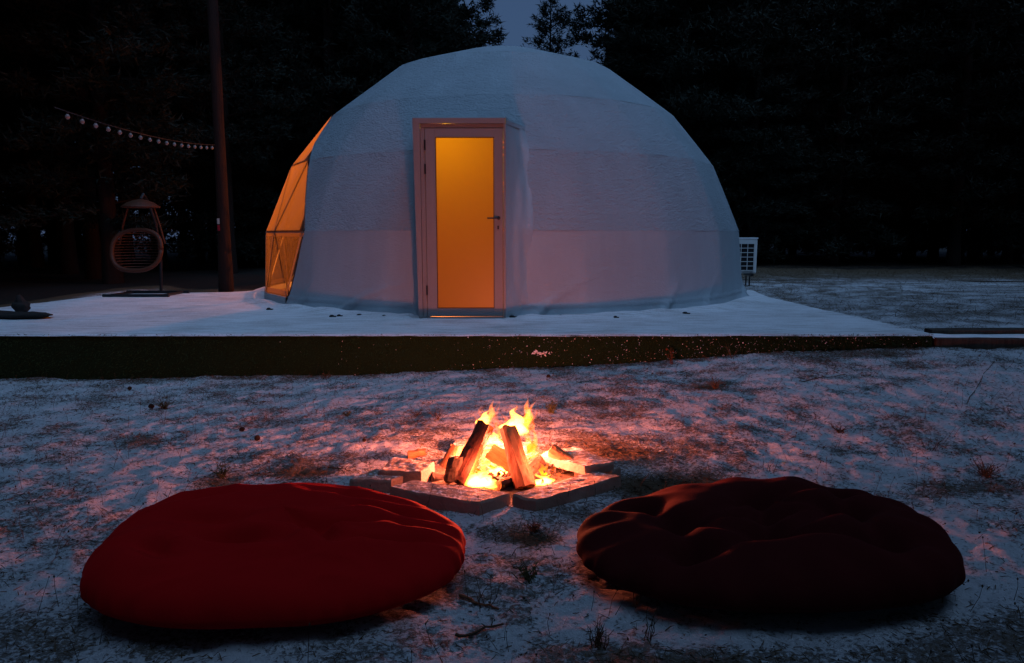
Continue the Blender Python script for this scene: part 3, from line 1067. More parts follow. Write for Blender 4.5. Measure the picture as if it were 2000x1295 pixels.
# ------------------------------------------------------------------ flames: volumes of glowing gas
fire = empty('campfire_flames', (FIRE.x, FIRE.y, 0.03), 'bright orange and yellow flames rising between the leaning logs', 'fire')
FM = dict(hot=mat_flame('flame_hot', (1.0, 0.36, 0.045), 240), mid=mat_flame('flame_mid', (1.0, 0.175, 0.002), 80), thin=mat_flame('flame_thin', (1.0, 0.14, 0.003), 30))
def tongue(px, py, Y, w, h, lean, kind, seed, fat=0.30, flat=0.7):
    """a closed tapering body of flame rooted at a point; w = widest radius, h = height, lean = sideways drift of the tip"""
    p = at(px, py, Y)
    ns, n = 22, 10
    V, F = [], []
    for i in range(ns + 1):
        t = i / ns
        prof = math.sin(math.pi * min(1, t / (2 * fat)) if t < fat else math.pi / 2) * ((1 - (t - fat) / (1 - fat)) ** 1.25 if t > fat else 1)
        r = max(w * prof, .0004)
        cx = lean * t ** 1.6 + w * .55 * t * math.sin(t * 6.5 + seed * 2.1) + .25 * w * math.sin(t * 13 + seed)
        cyv = w * .4 * t * math.sin(t * 5.2 + seed * 3.7)
        for k in range(n):
            a = 2 * math.pi * k / n
            rr = r * (1 + .28 * float(noise3(k * 1.3, t * 5, seed, 91)))
            V.append((cx + rr * math.cos(a), cyv + rr * math.sin(a) * flat, t * h))
    for i in range(ns):
        for k in range(n):
            k2 = (k + 1) % n
            F.append((i * n + k, i * n + k2, (i + 1) * n + k2, (i + 1) * n + k))
    mb = MB(); mb.add(V, F + [tuple(range(n))[::-1], tuple(ns * n + k for k in range(n))])
    o = mb.build('flame', FM[kind], fire, smooth=True)
    o.location = p - fire.location
px2m = 1 / 350.0
T = [
 # px, py(root), Y, width px, height px, lean px, kind
 (945, 835, 3.93, 12, 26, 3, 'hot'), (944, 838, 3.93, 17, 46, 18, 'mid'), (940, 838, 3.94, 13, 38, -4, 'thin'), (955, 832, 3.94, 10, 42, 16, 'thin'), (966, 845, 3.95, 5, 58, 12, 'thin'),
 (1010, 852, 3.98, 19, 42, 2, 'hot'), (990, 844, 3.98, 12, 24, 10, 'hot'), (1012, 855, 3.98, 24, 60, 16, 'mid'), (1020, 842, 3.98, 10, 46, 26, 'mid'), (1006, 838, 3.98, 9, 40, -4, 'mid'), (1028, 846, 3.99, 12, 40, 22, 'thin'), (992, 846, 3.97, 14, 34, -14, 'thin'), (1018, 850, 3.99, 8, 54, 30, 'mid'),
 (1036, 905, 4.02, 11, 80, 6, 'mid'), (1042, 908, 4.03, 9, 72, 0, 'thin'), (1030, 885, 4.0, 8, 56, 8, 'mid'), (1046, 900, 4.02, 8, 64, -6, 'thin'),
 (966, 872, 4.01, 13, 26, 6, 'hot'), (955, 872, 3.99, 8, 26, 0, 'hot'), (964, 878, 4.01, 15, 52, 4, 'mid'), (970, 880, 4.0, 12, 66, 14, 'thin'), (952, 900, 3.95, 10, 52, 8, 'mid'), (980, 872, 4.0, 10, 40, 12, 'thin'),
 (911, 890, 3.95, 8, 20, 0, 'hot'), (909, 892, 3.95, 11, 36, -8, 'mid'), (916, 890, 3.96, 8, 38, 8, 'mid'), (903, 890, 3.96, 6, 30, -4, 'thin'),
 (940, 952, 3.72, 26, 32, -2, 'hot'), (925, 950, 3.72, 14, 24, 0, 'hot'), (958, 953, 3.72, 22, 24, 0, 'hot'), (975, 934, 3.92, 16, 30, -4, 'hot'), (962, 925, 3.95, 12, 50, 2, 'mid'), (938, 938, 3.86, 14, 50, 0, 'mid'), (952, 920, 3.98, 11, 62, 6, 'thin'), (930, 935, 3.9, 10, 48, 4, 'thin'), (944, 918, 3.95, 8, 58, 2, 'mid'), (990, 930, 3.95, 16, 30, 2, 'hot'),
 (1056, 948, 3.78, 20, 20, 2, 'hot'), (1042, 952, 3.76, 12, 16, 0, 'hot'), (1066, 945, 3.82, 12, 16, 0, 'hot'), (1052, 948, 3.90, 22, 44, -2, 'mid'), (1062, 944, 3.92, 14, 40, 6, 'mid'), (1044, 940, 3.95, 12, 46, 2, 'thin'), (1076, 938, 3.96, 8, 36, 4, 'thin'),
]
for s, (px, py, Y, w, h, ln, kd) in enumerate(T):
    sc_ = Y / 3.86
    if kd != 'hot' and w > 9:                       # split a broad tongue into two slimmer strands
        tongue(px - w * .35, py, Y + .015, w * px2m * sc_ * .62, h * px2m * sc_ * .92, (ln - w * .35) * px2m * sc_, kd, s + 61, fat=.24)
        px, w = px + w * .3, w * .66
    tongue(px, py, Y, w * px2m * sc_ * 1.12, h * px2m * sc_ * (1.38 if py < 860 else 1.18), ln * px2m * sc_, kd, s + 1, fat=.34 if kd == 'hot' else .26)
FC = (1.0, 0.18, 0.085)
for i, (px, py, Y, p) in enumerate([(1015, 850, 3.99, 20), (945, 838, 3.97, 11), (950, 896, 3.95, 26), (1062, 904, 3.80, 16), (985, 862, 4.08, 165), (900, 880, 3.98, 24), (1075, 885, 4.06, 24), (930, 914, 3.69, 11)]):
    l = at(px, py, Y)
    lamp('flame_light', l - fire.location, p, FC, 0.03, fire)

# ------------------------------------------------------------------ floor cushions
def cushion(name, cpx, cpy, rx, ry, ht, mat, label, cat, seed, style):
    c = gp(cpx, cpy, 0.0)
    nphi, nth = 110, 260
    ph = np.concatenate([np.linspace(-math.pi / 2, 0, 30, endpoint=False), np.linspace(0, math.pi / 2, nphi - 30)])
    th = np.linspace(0, 2 * math.pi, nth, endpoint=False)
    PH, TH = np.meshgrid(ph, th, indexing='ij')
    cs, sn = np.cos(PH), np.sin(PH)
    rho = np.clip(cs, 0, 1) ** 0.50
    ct, st = np.cos(TH), np.sin(TH)
    u, v = rho * np.sign(ct) * np.abs(ct) ** .88, rho * np.sign(st) * np.abs(st) ** .88
    outline = 1 + .075 * fbm(np.cos(TH) * 1.3, np.sin(TH) * 1.3, seed, 101, 3)
    if style == 'smooth':
        hgt = ht * (1 - .28 * smooth01((u + .15) / 1.15)) * (1 + .10 * v)
        crease = 0
        for (x0, y0, x1, y1, d, w) in [(-.05, -.16, .46, -.02, .034, .075), (.14, -.06, .34, -.46, .030, .07), (-.40, -.30, .05, -.44, .026, .06), (.30, -.46, .92, -.16, .026, .055), (-.6, .05, -.15, -.10, .022, .09), (.30, .32, .86, .16, .026, .06), (.05, .52, .66, .40, .022, .07), (.45, .02, .95, .02, .020, .05), (-.72, -.3, -.45, -.55, .020, .06), (-.75, .35, -.3, .5, .02, .08)]:
            ex, ey = x1 - x0, y1 - y0
            t = np.clip(((u - x0) * ex + (v - y0) * ey) / (ex * ex + ey * ey), 0, 1)
            dist = np.hypot(u - x0 - t * ex, v - y0 - t * ey)
            crease = crease - 1.5 * d * np.exp(-(dist / w) ** 2) * np.sin(math.pi * np.clip(t * .9 + .05, 0, 1)) + d * .5 * np.exp(-((dist - .11) / .08) ** 2)
        bump = crease + .034 * fbm(u * 2.1, v * 2.1, seed, 103, 3) + .012 * (1 - np.abs(fbm(u * 2.6 + v, v * 5 - u, seed, 104, 2))) ** 4 - .022 * np.exp(-((u - .18) ** 2 + (v + .22) ** 2) / .02) - .018 * np.exp(-((u + .25) ** 2 + (v + .3) ** 2) / .015)
        lobes = 0.025 * np.sin(TH * 3 + 1)
    else:
        hgt = ht * (.74 + .30 * smooth01((u + .9) / 1.4)) * (1 + .06 * v)
        tuf = np.array([(-.45, .0), (-.02, -.34), (.05, .34), (.48, .02), (-.62, .42), (-.45, -.50), (.55, .52), (.52, -.48), (.02, .02)])
        dd = np.sqrt((u[..., None] - tuf[:, 0]) ** 2 + (v[..., None] - tuf[:, 1]) ** 2)
        ds = np.sort(dd, -1)
        d1, d2 = ds[..., 0], ds[..., 1]
        seam = np.clip((d2 - d1) / .22, 0, 1)
        valley = np.exp(-(d1 / .13) ** 2)
        # soft folds linking neighbouring tufts
        fold = 0
        for i in range(len(tuf)):
            for j in range(i):
                L = np.hypot(*(tuf[i] - tuf[j]))
                if L < .62:
                    e = tuf[j] - tuf[i]
                    t = np.clip(((u - tuf[i, 0]) * e[0] + (v - tuf[i, 1]) * e[1]) / L ** 2, 0, 1)
                    dist = np.hypot(u - tuf[i, 0] - t * e[0], v - tuf[i, 1] - t * e[1])
                    fold = np.maximum(fold, np.exp(-(dist / .075) ** 2) * .8)
        ang = np.arctan2(v, u)
        bump = -.085 * valley - .045 * fold + .018 * fbm(u * 2.2, v * 2.2, seed, 105, 3) + .012 * np.sin(ang * 17 + 3 * u) * smooth01((np.hypot(u, v) - .62) / .3)
        lobes = 0
    side = .42
    z = np.where(PH >= 0, side * hgt + (1 - side) * hgt * np.clip(sn, 0, 1) ** 0.85, side * hgt * (1 + sn * 1.0))
    # tuck the lower half in a little
    tuck = np.where(PH < 0, (1 - .10 * (-sn) ** 2), 1)
    z = z + bump * np.clip(sn + .25, 0, 1)
    x = rx * u * outline * tuck * (1 + lobes * .5)
    y = ry * v * outline * tuck
    pl = np.exp(-(PH / .25) ** 2)
    x = x * (1 + pl * .006 * np.sin(TH * 40 + 3 * np.sin(TH * 5)))
    y = y * (1 + pl * .006 * np.sin(TH * 40 + 3 * np.sin(TH * 5)))
    z = np.maximum(z, 0.0)
    V = np.stack([x, y, z], -1).reshape(-1, 3)
    o = np_mesh(name, V, grid_faces(nphi, nth, True)[:, ::-1], mat, smooth=True)
    o.location = (c.x, c.y, 0.004)
    o.rotation_euler = (0, 0, R(5) if style == 'smooth' else R(-2))
    return tag(o, label, cat)
cl = cushion('floor_cushion', 559, 1140, .70, .47, .29, M['red'], 'bright red plump floor cushion lying smooth on the snow', 'floor cushion', 3, 'smooth')
cr = cushion('floor_cushion', 1483, 1114, .73, .48, .275, M['maroon'], 'dark maroon tufted floor cushion lying on the snow', 'floor cushion', 9, 'tufted')

# ------------------------------------------------------------------ trees
def make_pine(seed, H, r0, crown_from, spread, nbr, tuft_n, droop=0.1, bend=.12):
    rg = np.random.default_rng(seed)
    # trunk
    ns, n = 16, 9
    V, F = [], []
    bx, by = rg.normal(0, bend), rg.normal(0, bend)
    def axis_at(t):
        return np.array([bx * math.sin(t * 2.4) * t, by * math.sin(t * 2.0 + .5) * t, t * H])
    for i in range(ns + 1):
        t = i / ns
        c = axis_at(t)
        r = r0 * (1 - t) ** .8 + .012
        if t < .04: r *= 1.25 - 6 * t
        for k in range(n):
            a = 2 * math.pi * k / n
            rr = r * (1 + .10 * math.sin(k * 2.1 + i))
            V.append(c + [rr * math.cos(a), rr * math.sin(a), 0])
    for i in range(ns):
        for k in range(n):
            k2 = (k + 1) % n
            F.append((i * n + k, i * n + k2, (i + 1) * n + k2, (i + 1) * n + k))
    tv, tf = list(V), list(F)
    Pn, Dn = [], []
    for b in range(nbr):
        t = crown_from + (1 - crown_from) * ((b + rg.random()) / nbr)
        az = b * 2.399 + rg.normal(0, .35)
        rel = (t - crown_from) / (1 - crown_from)
        L = spread * (min(1, .55 + rel * 1.6) * (1 - rel) ** .75 + .10) * rg.uniform(.65, 1.15)
        root = axis_at(t)
        d = np.array([math.cos(az), math.sin(az), 0])
        rise = rg.uniform(-.10, .30) + .55 * rel
        pts = []
        for q in np.linspace(0, 1, 7):
            pts.append(root + d * L * q + np.array([0, 0, L * (rise * q - droop * 2.0 * q * q + .12 * q ** 3)]))
        pts = np.array(pts)
        # limb as a thin three sided tube
        base = len(tv)
        for i, p in enumerate(pts):
            r = max(.004, .028 * (1 - i / 6.5) * (L / 2 + .4))
            for k in range(3):
                a = 2 * math.pi * k / 3
                tv.append(p + np.array([-math.sin(az) * math.cos(a), math.cos(az) * math.cos(a), math.sin(a)]) * r)
        for i in range(6):
            for k in range(3):
                k2 = (k + 1) % 3
                tf.append((base + i * 3 + k, base + i * 3 + k2, base + (i + 1) * 3 + k2, base + (i + 1) * 3 + k))
        # sprays of needles along the outer limb and its side twigs
        m = max(5, int(tuft_n * L / spread))
        s = rg.uniform(.22, 1.03, m)
        idx = np.clip(s, 0, 1) * 6
        i0 = np.clip(idx.astype(int), 0, 5)
        pos = pts[i0] + (pts[i0 + 1] - pts[i0]) * (idx - i0)[:, None]
        wide = .30 * L * (1.15 - np.abs(s - .55))
        lat = rg.normal(0, .55, m) * wide
        pos = pos + np.stack([-math.sin(az) * lat, math.cos(az) * lat, rg.normal(0, .07, m) + .02], 1)
        Pn.append(pos)
        dirs = np.stack([d[0] + -math.sin(az) * np.sign(lat) * .7, d[1] + math.cos(az) * np.sign(lat) * .7, np.full(m, .35)], 1)
        Dn.append(dirs)
    P, Dv = np.concatenate(Pn), np.concatenate(Dn)
    kk = 12
    P = np.repeat(P, kk, 0) + rg.normal(0, .05, (len(P) * kk, 3))
    Dv = unit(np.repeat(unit(Dv), kk, 0) + rg.normal(0, .75, (len(P), 3)))
    L = rg.uniform(.10, .22, len(P)); W = rg.uniform(.022, .055, len(P))
    side = unit(np.cross(Dv, rg.normal(size=Dv.shape)))
    A = P - side * W[:, None] / 2; B = P + side * W[:, None] / 2; C = P + Dv * L[:, None]
    CV = np.stack([A, B, C], 1).reshape(-1, 3)
    CF = np.arange(len(CV)).reshape(-1, 3)
    mt = bpy.data.meshes.new('pine_trunk')
    mt.from_pydata([tuple(v) for v in tv], [], tf)
    mt.materials.append(M['bark']); mt.update()
    mt.polygons.foreach_set('use_smooth', [True] * len(mt.polygons))
    o = np_mesh('pine_crown_proto', CV, CF, M['needle'])
    mc = o.data
    bpy.data.objects.remove(o)
    return mt, mc, H

PROTO = [
    make_pine(1, 15.0, .15, .08, 2.5, 120, 70),
    make_pine(2, 17.0, .16, .16, 2.7, 112, 70),
    make_pine(3, 13.0, .12, .03, 2.3, 120, 66, .16),
    make_pine(4, 16.0, .14, .26, 2.6, 96, 70),
    make_pine(5, 10.0, .10, .02, 2.7, 110, 44, .14),
    make_pine(6, 17.0, .088, .50, 2.5, 66, 84, .1, .04),
]
def tree(x, y, k, s, label, group=None, rz=None, z=None):
    mt, mc, H = PROTO[k]
    zz = float(ground_z(x, y, False)) - .03 if z is None else z
    t = empty('pine_tree', (x, y, zz), label, 'pine tree', group, random.uniform(0, 6.28) if rz is None else rz)
    t.scale = (s, s, s * random.uniform(.95, 1.08))
    link_mesh('trunk', mt, t); link_mesh('crown', mc, t)
    return t
tr = tree(-4.72, 11.85, 5, 1.0, 'tall pine with a bare trunk lit orange by the dome window', z=.30)
for nm, mat, zz in (('white_blaze', 'white_paint', 2.02 - .9), ('red_blaze', 'red_paint', 1.92 - .9)):
    mb = MB()
    for s in range(4):
        a0, a1 = R(200 + s * 14), R(200 + (s + 1) * 14)
        r = .094
        mb.add([(r * math.cos(a0), r * math.sin(a0), zz), (r * math.cos(a1), r * math.sin(a1), zz), (r * math.cos(a1), r * math.sin(a1), zz + .085), (r * math.cos(a0), r * math.sin(a0), zz + .085)], [(0, 1, 2, 3)])
    b = mb.build(nm, M[mat], tr); b.rotation_euler = (0, 0, -tr.rotation_euler.z)
tree(at(1078, 0, 30).x, 30, 4, 1.02, 'smaller pine whose ragged tip stands against the sky patch above the dome')
def ok_gap(x, y, h):
    a = x / y
    return not (-0.05 < a < 0.15 and h > CAM_Z + y * 0.20)
tree(-1.95, 23.0, 0, 1.0, 'big dark pine whose crown borders the sky patch on its left side')
tree(4.95, 24.5, 1, 1.0, 'big dark pine whose crown borders the sky patch on its right side')
def wood(n, xr_, yr, kinds, label, group, mind, smin=.85, smax=1.2):
    pts = []
    tries = 0
    while len(pts) < n and tries < 6000:
        tries += 1
        x, y = random.uniform(*xr_), random.uniform(*yr)
        if any((x - a) ** 2 + (y - b) ** 2 < mind ** 2 for a, b in pts):
            continue
        k = random.choice(kinds); s = random.uniform(smin, smax)
        if not ok_gap(x, y, PROTO[k][2] * s + .4):
            if -0.05 < x / y < 0.15:
                k = 4; s = (CAM_Z + y * 0.20 - .6) / PROTO[4][2]
                if s > 1.3 or s < .35: continue
        if y < 17 and x > -8.2 and y > 6 and x < 5:
            continue
        pts.append((x, y))
        tree(x, y, k, s, label, group)
wood(56, (3.4, 27), (20.8, 31), (0, 2, 2, 2), 'black pine standing in the wood beyond the snowy field', 'pines in the wood beyond the field', 1.7)
wood(30, (-9, 5), (19.5, 33), (0, 1, 2, 2), 'black pine standing close behind the dome', 'pines behind the dome', 1.6)
wood(56, (-26, -7.0), (10.5, 31), (0, 1, 2, 3, 3), 'black pine standing in the wood behind the hanging chair', 'pines in the wood by the hanging chair', 1.7)

# far wood as one dark mass, plus unseen near pines added for shade
def wood_and_shade_pines():
    rg = np.random.default_rng(77)
    VV = []
    spots = []
    for k in range(390):
        a = rg.uniform(0, 2 * math.pi)
        rr = rg.uniform(0, 1)
        cxx, cyy = math.cos(a), math.sin(a)
        x = cxx * (26 + 12 * rr) * (1.25 if abs(cxx) > .6 else 1); y = 6 + cyy * (28 + 12 * rr)
        if y < 4:
            x, y = cxx * (10.5 + 14 * rr), 3 + cyy * (8 + 14 * rr)       # unseen pines behind the camera, set close and tall to shade the foreground
        elif y < 22 and x < 0:
            x = -13.5 - 14 * rr
        elif y < 20:
            x = 14 + 14 * rr
        if y > 18 and -.05 < x / y < .15:
            h = CAM_Z + y * .17
        else:
            h = rg.uniform(11, 17) + (5 if y < 3 else 0)
        if k >= 330:                       # added pines out of view left and right, placed to darken the edges
            if k % 5 < 3:
                x, y, h = -rg.uniform(8.4, 12.5), rg.uniform(-5, 5), rg.uniform(13, 18)
            else:
                x, y, h = rg.uniform(10.0, 14.0), rg.uniform(-5, 9), rg.uniform(11, 16)
        spots.append((x, y, h))
    for x, y, h in spots:
        n = int(2600 * h / 14)
        t = rg.uniform(0.01, 1, n) ** .9
        r = (h * .17) * (1 - t) ** .7 * np.sqrt(rg.uniform(.05, 1, n)) + .1
        a = rg.uniform(0, 2 * math.pi, n)
        P = np.stack([x + r * np.cos(a), y + r * np.sin(a), .3 + t * h], 1)
        s_ = rg.uniform(.12, .30, n)[:, None]
        d1 = unit(rg.normal(size=(n, 3))) * s_
        d2 = unit(rg.normal(size=(n, 3))) * s_ * .6
        VV.append(np.stack([P, P + d1, P + d2], 1).reshape(-1, 3))
    V = np.concatenate(VV)
    tag(np_mesh('wood_and_shade_pines', V, np.arange(len(V)).reshape(-1, 3), M['needle']), 'dark mass of far-off pine wood, with added unseen pines shading the clearing', 'wood', kind='stuff')
wood_and_shade_pines()

# ------------------------------------------------------------------ string of bulbs
A, B = at(106, 209, 6.6), at(419, 283, 11.6)
sl = empty('string_lights', A, 'string of unlit white bulbs sagging between the trees above the hanging chair', 'string lights')
pts = []
for i in range(41):
    t = i / 40
    p = A.lerp(B, t); p.z -= .075 * 4 * t * (1 - t)
    pts.append(p - A)
mb = MB(); mb.tube(pts, .006, 5); mb.build('cable', M['cable'], sl)
bulb0 = None
for i in range(17):
    t = (i + .8) / 17.3
    p = A.lerp(B, t); p.z -= .075 * 4 * t * (1 - t)
    if bulb0 is None:
        mb = MB(); mb.lathe([(0.0, -.105), (.012, -.103), (.026, -.092), (.033, -.074), (.030, -.056), (.020, -.040), (.014, -.034), (0, -.034)][::-1], n=12)
        bulb0 = mb.build('bulb', M['bulb'], sl, True)
        mb = MB(); mb.lathe([(0, .004), (.013, .004), (.016, -.012), (.016, -.036), (0, -.036)], n=10)
        sock0 = mb.build('socket', M['cable'], bulb0)
        bo = bulb0
    else:
        bo = bulb0.copy(); col.objects.link(bo); bo.parent = sl
        so = sock0.copy(); col.objects.link(so); so.parent = bo
    bo.location = p - A
    bo.scale = (.68, .68, .68)

# ------------------------------------------------------------------ hanging egg chair
cb = gp(288, 577, DECK_Z)
CY = cb.y
ch = empty('hanging_chair', (cb.x, CY, DECK_Z + .006), 'brown rattan hanging egg chair on a dark stand at the back left of the platform', 'hanging chair')
def cp(px, py, dy=0.0):
    p = at(px, py, CY)
    return Vector((p.x - cb.x, dy, p.z - DECK_Z - .006))
mb = MB()
for s in (-1, 1):
    mb.tube([(-.50, s * .34, .02), (.50, s * .34, .02)], .024, 8)
mb.tube([(-.40, -.34, .02), (-.40, .34, .02)], .022, 8); mb.tube([(.40, -.34, .02), (.40, .34, .02)], .022, 8)
mb.build('stand_base', M['steel'], ch)
topc = cp(275, 392)
mb = MB(); mb.tube([(.05, .34, .03), (.04, .42, .5), (.0, .42, 1.1), (-.04, .30, 1.44), (topc.x, .08, topc.z + .10), (topc.x, .0, topc.z + .02)], .024, 8)
mb.build('stand_arm', M['steel'], ch)
hc = cp(275, 404)
mb = MB(); mb.lathe([(.26, -.012), (.255, .016), (.19, .065), (.10, .10), (.03, .118), (0, .12)], (hc.x, 0, hc.z), 24)
mb.build('hood', M['rattan'], ch)
mb = MB(); mb.tube([(hc.x + .26 * math.cos(a), .26 * math.sin(a), hc.z) for a in np.linspace(0, 2 * math.pi, 25)], .017, 6); mb.build('hood_rim', M['rattan'], ch)
for (a, b, c_) in (((249, 407), (240, 440), (234, 478)), ((301, 407), (312, 440), (322, 476))):
    mb = MB(); mb.tube([cp(*a), cp(*b), cp(*c_)], .014, 7); mb.build('side_rail', M['rattan'], ch)
bc = cp(279.5, 488)
rxb, rzb = .375, .305
mb = MB()
mb.tube([(bc.x + rxb * np.sign(math.cos(a)) * abs(math.cos(a)) ** .8, -.20 + .10 * math.sin(a), bc.z + rzb * np.sign(math.sin(a)) * abs(math.sin(a)) ** .85) for a in np.linspace(0, 2 * math.pi, 49)], .034, 8)
mb.build('basket_rim', M['rattan'], ch, True)
for k in range(13):
    v = -0.86 + k * 1.72 / 12
    hw = rxb * math.sqrt(1 - v * v) * .97
    mb = MB()
    mb.tube([(bc.x + hw * math.cos(a), -.17 + .10 * v + .34 * math.sqrt(1 - v * v) * math.sin(a), bc.z + rzb * v * .96) for a in np.linspace(0, math.pi, 13)], .006, 5)
    mb.build('cane', M['rattan'], ch)

# ------------------------------------------------------------------ dark rock and log at the far left of the deck
def rock(name, c, s, label, seed, parent=None):
    n1, n2 = 12, 18
    V = []
    for i in range(n1):
        p = -math.pi / 2 + math.pi * i / (n1 - 1)
        for j in range(n2):
            a = 2 * math.pi * j / n2
            k = 1 + .60 * float(fbm(math.cos(p) * math.cos(a) * 1.6, math.cos(p) * math.sin(a) * 1.6, math.sin(p) * 1.6 + seed * 7, 111, 3))
            V.append((s[0] * k * math.cos(p) * math.cos(a), s[1] * k * math.cos(p) * math.sin(a), max(-.01, s[2] * k * (math.sin(p) * .5 + .45))))
    o = np_mesh(name, V, grid_faces(n1, n2, True)[:, ::-1], M['rock'])
    o.location = c
    return tag(o, label, 'rock')
g = gp(42, 612, DECK_Z); rock('rock', (g.x, g.y, DECK_Z), (.09, .08, .19), 'upright dark lump of rock at the left end of the platform', 1)
g = gp(30, 622, DECK_Z); rock('rock', (g.x, g.y, DECK_Z), (.42, .16, .09), 'long flat dark rock lying before the upright lump', 2)

# ------------------------------------------------------------------ dry grass, stems, litter
def scatter(n, xr_, yr, power=1.0, keep=None):
    x = rng.uniform(*xr_, n); y = yr[0] + (yr[1] - yr[0]) * rng.uniform(0, 1, n) ** power
    return x, y
def not_on(x, y):
    ok = ~poly_inside(x, y, DECK)
    ok &= ((x - cl.location.x) / .70) ** 2 + ((y - cl.location.y) / .48) ** 2 > 1
    ok &= ((x - cr.location.x) / .70) ** 2 + ((y - cr.location.y) / .48) ** 2 > 1
    ok &= ((x - FIRE.x) / .62) ** 2 + ((y - FIRE.y) / .36) ** 2 > 1
    ok &= ~((y > 6.76) & (y < 7.2) & (x > 3.9))
    return ok
x, y = scatter(330000, (-5.2, 6.0), (1.75, 6.85), 1.05)
m = bare_mask(x, y)
keep = (rng.uniform(0, 1, len(x)) < np.clip(.17 + .75 * m, .08, .95)) & not_on(x, y)
x, y, m = x[keep], y[keep], m[keep]
n_ = len(x)
az = rng.uniform(0, 2 * math.pi, n_)
el = np.abs(rng.normal(.12, .32, n_))
D = np.stack([np.cos(az) * np.cos(el), np.sin(az) * np.cos(el), np.sin(el)], 1)
P = np.stack([x, y, ground_z(x, y) - .002 + rng.uniform(0, .006, n_)], 1)
V, F = blades(P, D, rng.uniform(.010, .055, n_) * (1 + .4 * np.clip(m, 0, 1)), rng.uniform(.0018, .0048, n_))
tag(np_mesh('dry_grass', V, F, M['straw']), 'short dry grass poking through the snow', 'grass', kind='stuff')
# darker litter: leaf crumbs and seed specks
x, y = scatter(26000, (-5.2, 6.0), (1.75, 6.8), 1.0)
m = bare_mask(x, y)
keep = (rng.uniform(0, 1, len(x)) < np.clip(.22 + .6 * m, .12, .9)) & not_on(x, y)
x, y = x[keep], y[keep]; n_ = len(x)
az = rng.uniform(0, 2 * math.pi, n_); el = rng.uniform(-.1, .5, n_)
D = np.stack([np.cos(az) * np.cos(el), np.sin(az) * np.cos(el), np.sin(el)], 1)
P = np.stack([x, y, ground_z(x, y) + .002], 1)
V, F = blades(P, D, rng.uniform(.006, .018, n_), rng.uniform(.004, .009, n_))
tag(np_mesh('leaf_litter', V, F, M['cone']), 'dark crumbs of leaves and cones on the snow', 'litter', kind='stuff')
# upright thin dead stems with seed heads
x, y = scatter(3200, (-4.8, 5.6), (1.8, 6.7), 1.0)
keep = (rng.uniform(0, 1, len(x)) < .42) & not_on(x, y)
x, y = x[keep], y[keep]
z = ground_z(x, y)
mb = MB()
for a, b, c in zip(x, y, z):
    h = random.uniform(.03, .13)
    lean = Vector((random.gauss(0, .35), random.gauss(0, .35), 1)).normalized()
    p0 = Vector((a, b, c)); p1 = p0 + lean * h * .6; p2 = p0 + lean * h + Vector((random.gauss(0, .01), random.gauss(0, .01), 0))
    mb.tube([p0, p1, p2], [.0013, .0010, .0008], 3, False)
    if random.random() < .75:
        s = random.uniform(.0025, .0048)
        mb.add([p2 + Vector(q) * s for q in ((1, 0, 0), (-.5, .87, 0), (-.5, -.87, 0), (0, 0, 1.6), (0, 0, -1.6))], [(0, 1, 3), (1, 2, 3), (2, 0, 3), (1, 0, 4), (2, 1, 4), (0, 2, 4)])
tag(mb.build('dead_stems', M['stem']), 'thin dead stems with dark seed heads standing in the snow', 'dead stems', kind='stuff')
# field grass right of the deck
x, y = scatter(26000, (3.5, 15), (7.2, 21), 1.3)
keep = ~poly_inside(x, y, DECK) & (rng.uniform(0, 1, len(x)) < np.clip(.25 + .5 * bare_mask(x, y), .1, 1))
x, y = x[keep], y[keep]; n_ = len(x)
az = rng.uniform(0, 2 * math.pi, n_); el = np.abs(rng.normal(.45, .4, n_))
D = np.stack([np.cos(az) * np.cos(el), np.sin(az) * np.cos(el), np.sin(el)], 1)
P = np.stack([x, y, ground_z(x, y) - .004], 1)
V, F = blades(P, D, rng.uniform(.04, .13, n_), rng.uniform(.003, .007, n_))
tag(np_mesh('field_grass', V, F, M['straw']), 'straw coloured grass standing in the snowy field', 'grass', kind='stuff')

# individual plants, twigs, cones
def twig_plant(name, base, h, n, label, cat, mat, spread=.8, seed=0, leafy=0.0, rad=.0022):
    rr = random.Random(seed)
    mb = MB()
    for k in range(n):
        az = rr.uniform(0, 2 * math.pi); le = rr.uniform(.2, 1) * spread
        d = Vector((math.cos(az) * le, math.sin(az) * le, 1)).normalized()
        L = h * rr.uniform(.5, 1.1)
        p0 = Vector((rr.gauss(0, .012), rr.gauss(0, .012), -.004))
        pts = [p0]
        for q in (.35, .7, 1.0):
            pts.append(p0 + d * L * q + Vector((rr.gauss(0, .05), rr.gauss(0, .05), -.15 * q * q * le)) * L)
        mb.tube(pts, [rad, rad * .8, rad * .6, rad * .3], 4, False)
        for s in range(rr.randint(1, 3)):
            i = rr.choice((1, 2))
            e = pts[i] + Vector((rr.gauss(0, .3), rr.gauss(0, .3), rr.uniform(.05, .3))) * L * .6
            mb.tube([pts[i], e], [rad * .6, rad * .25], 3, False)
            if leafy and rr.random() < leafy:
                s_ = L * .10 + .006
                w = Vector((rr.gauss(0, 1), rr.gauss(0, 1), rr.gauss(0, .5))).normalized() * s_
                v = Vector((rr.gauss(0, 1), rr.gauss(0, 1), rr.gauss(0, .5))).normalized() * s_ * .5
                mb.add([e - v * .2, e + w * .5 + v, e + w, e + w * .5 - v], [(0, 1, 2, 3)])
        if leafy:
            for s in range(3):
                e = pts[0].lerp(pts[2], rr.random())
                s_ = L * .14 + .006
                w = Vector((rr.gauss(0, 1), rr.gauss(0, 1), rr.gauss(0, .6))).normalized() * s_
                v = Vector((rr.gauss(0, 1), rr.gauss(0, 1), rr.gauss(0, .6))).normalized() * s_ * .45
                if rr.random() < leafy:
                    mb.add([e, e + w * .5 + v, e + w, e + w * .5 - v], [(0, 1, 2, 3)])
    o = mb.build(name, M[mat])
    o.location = base
    return tag(o, label, cat)
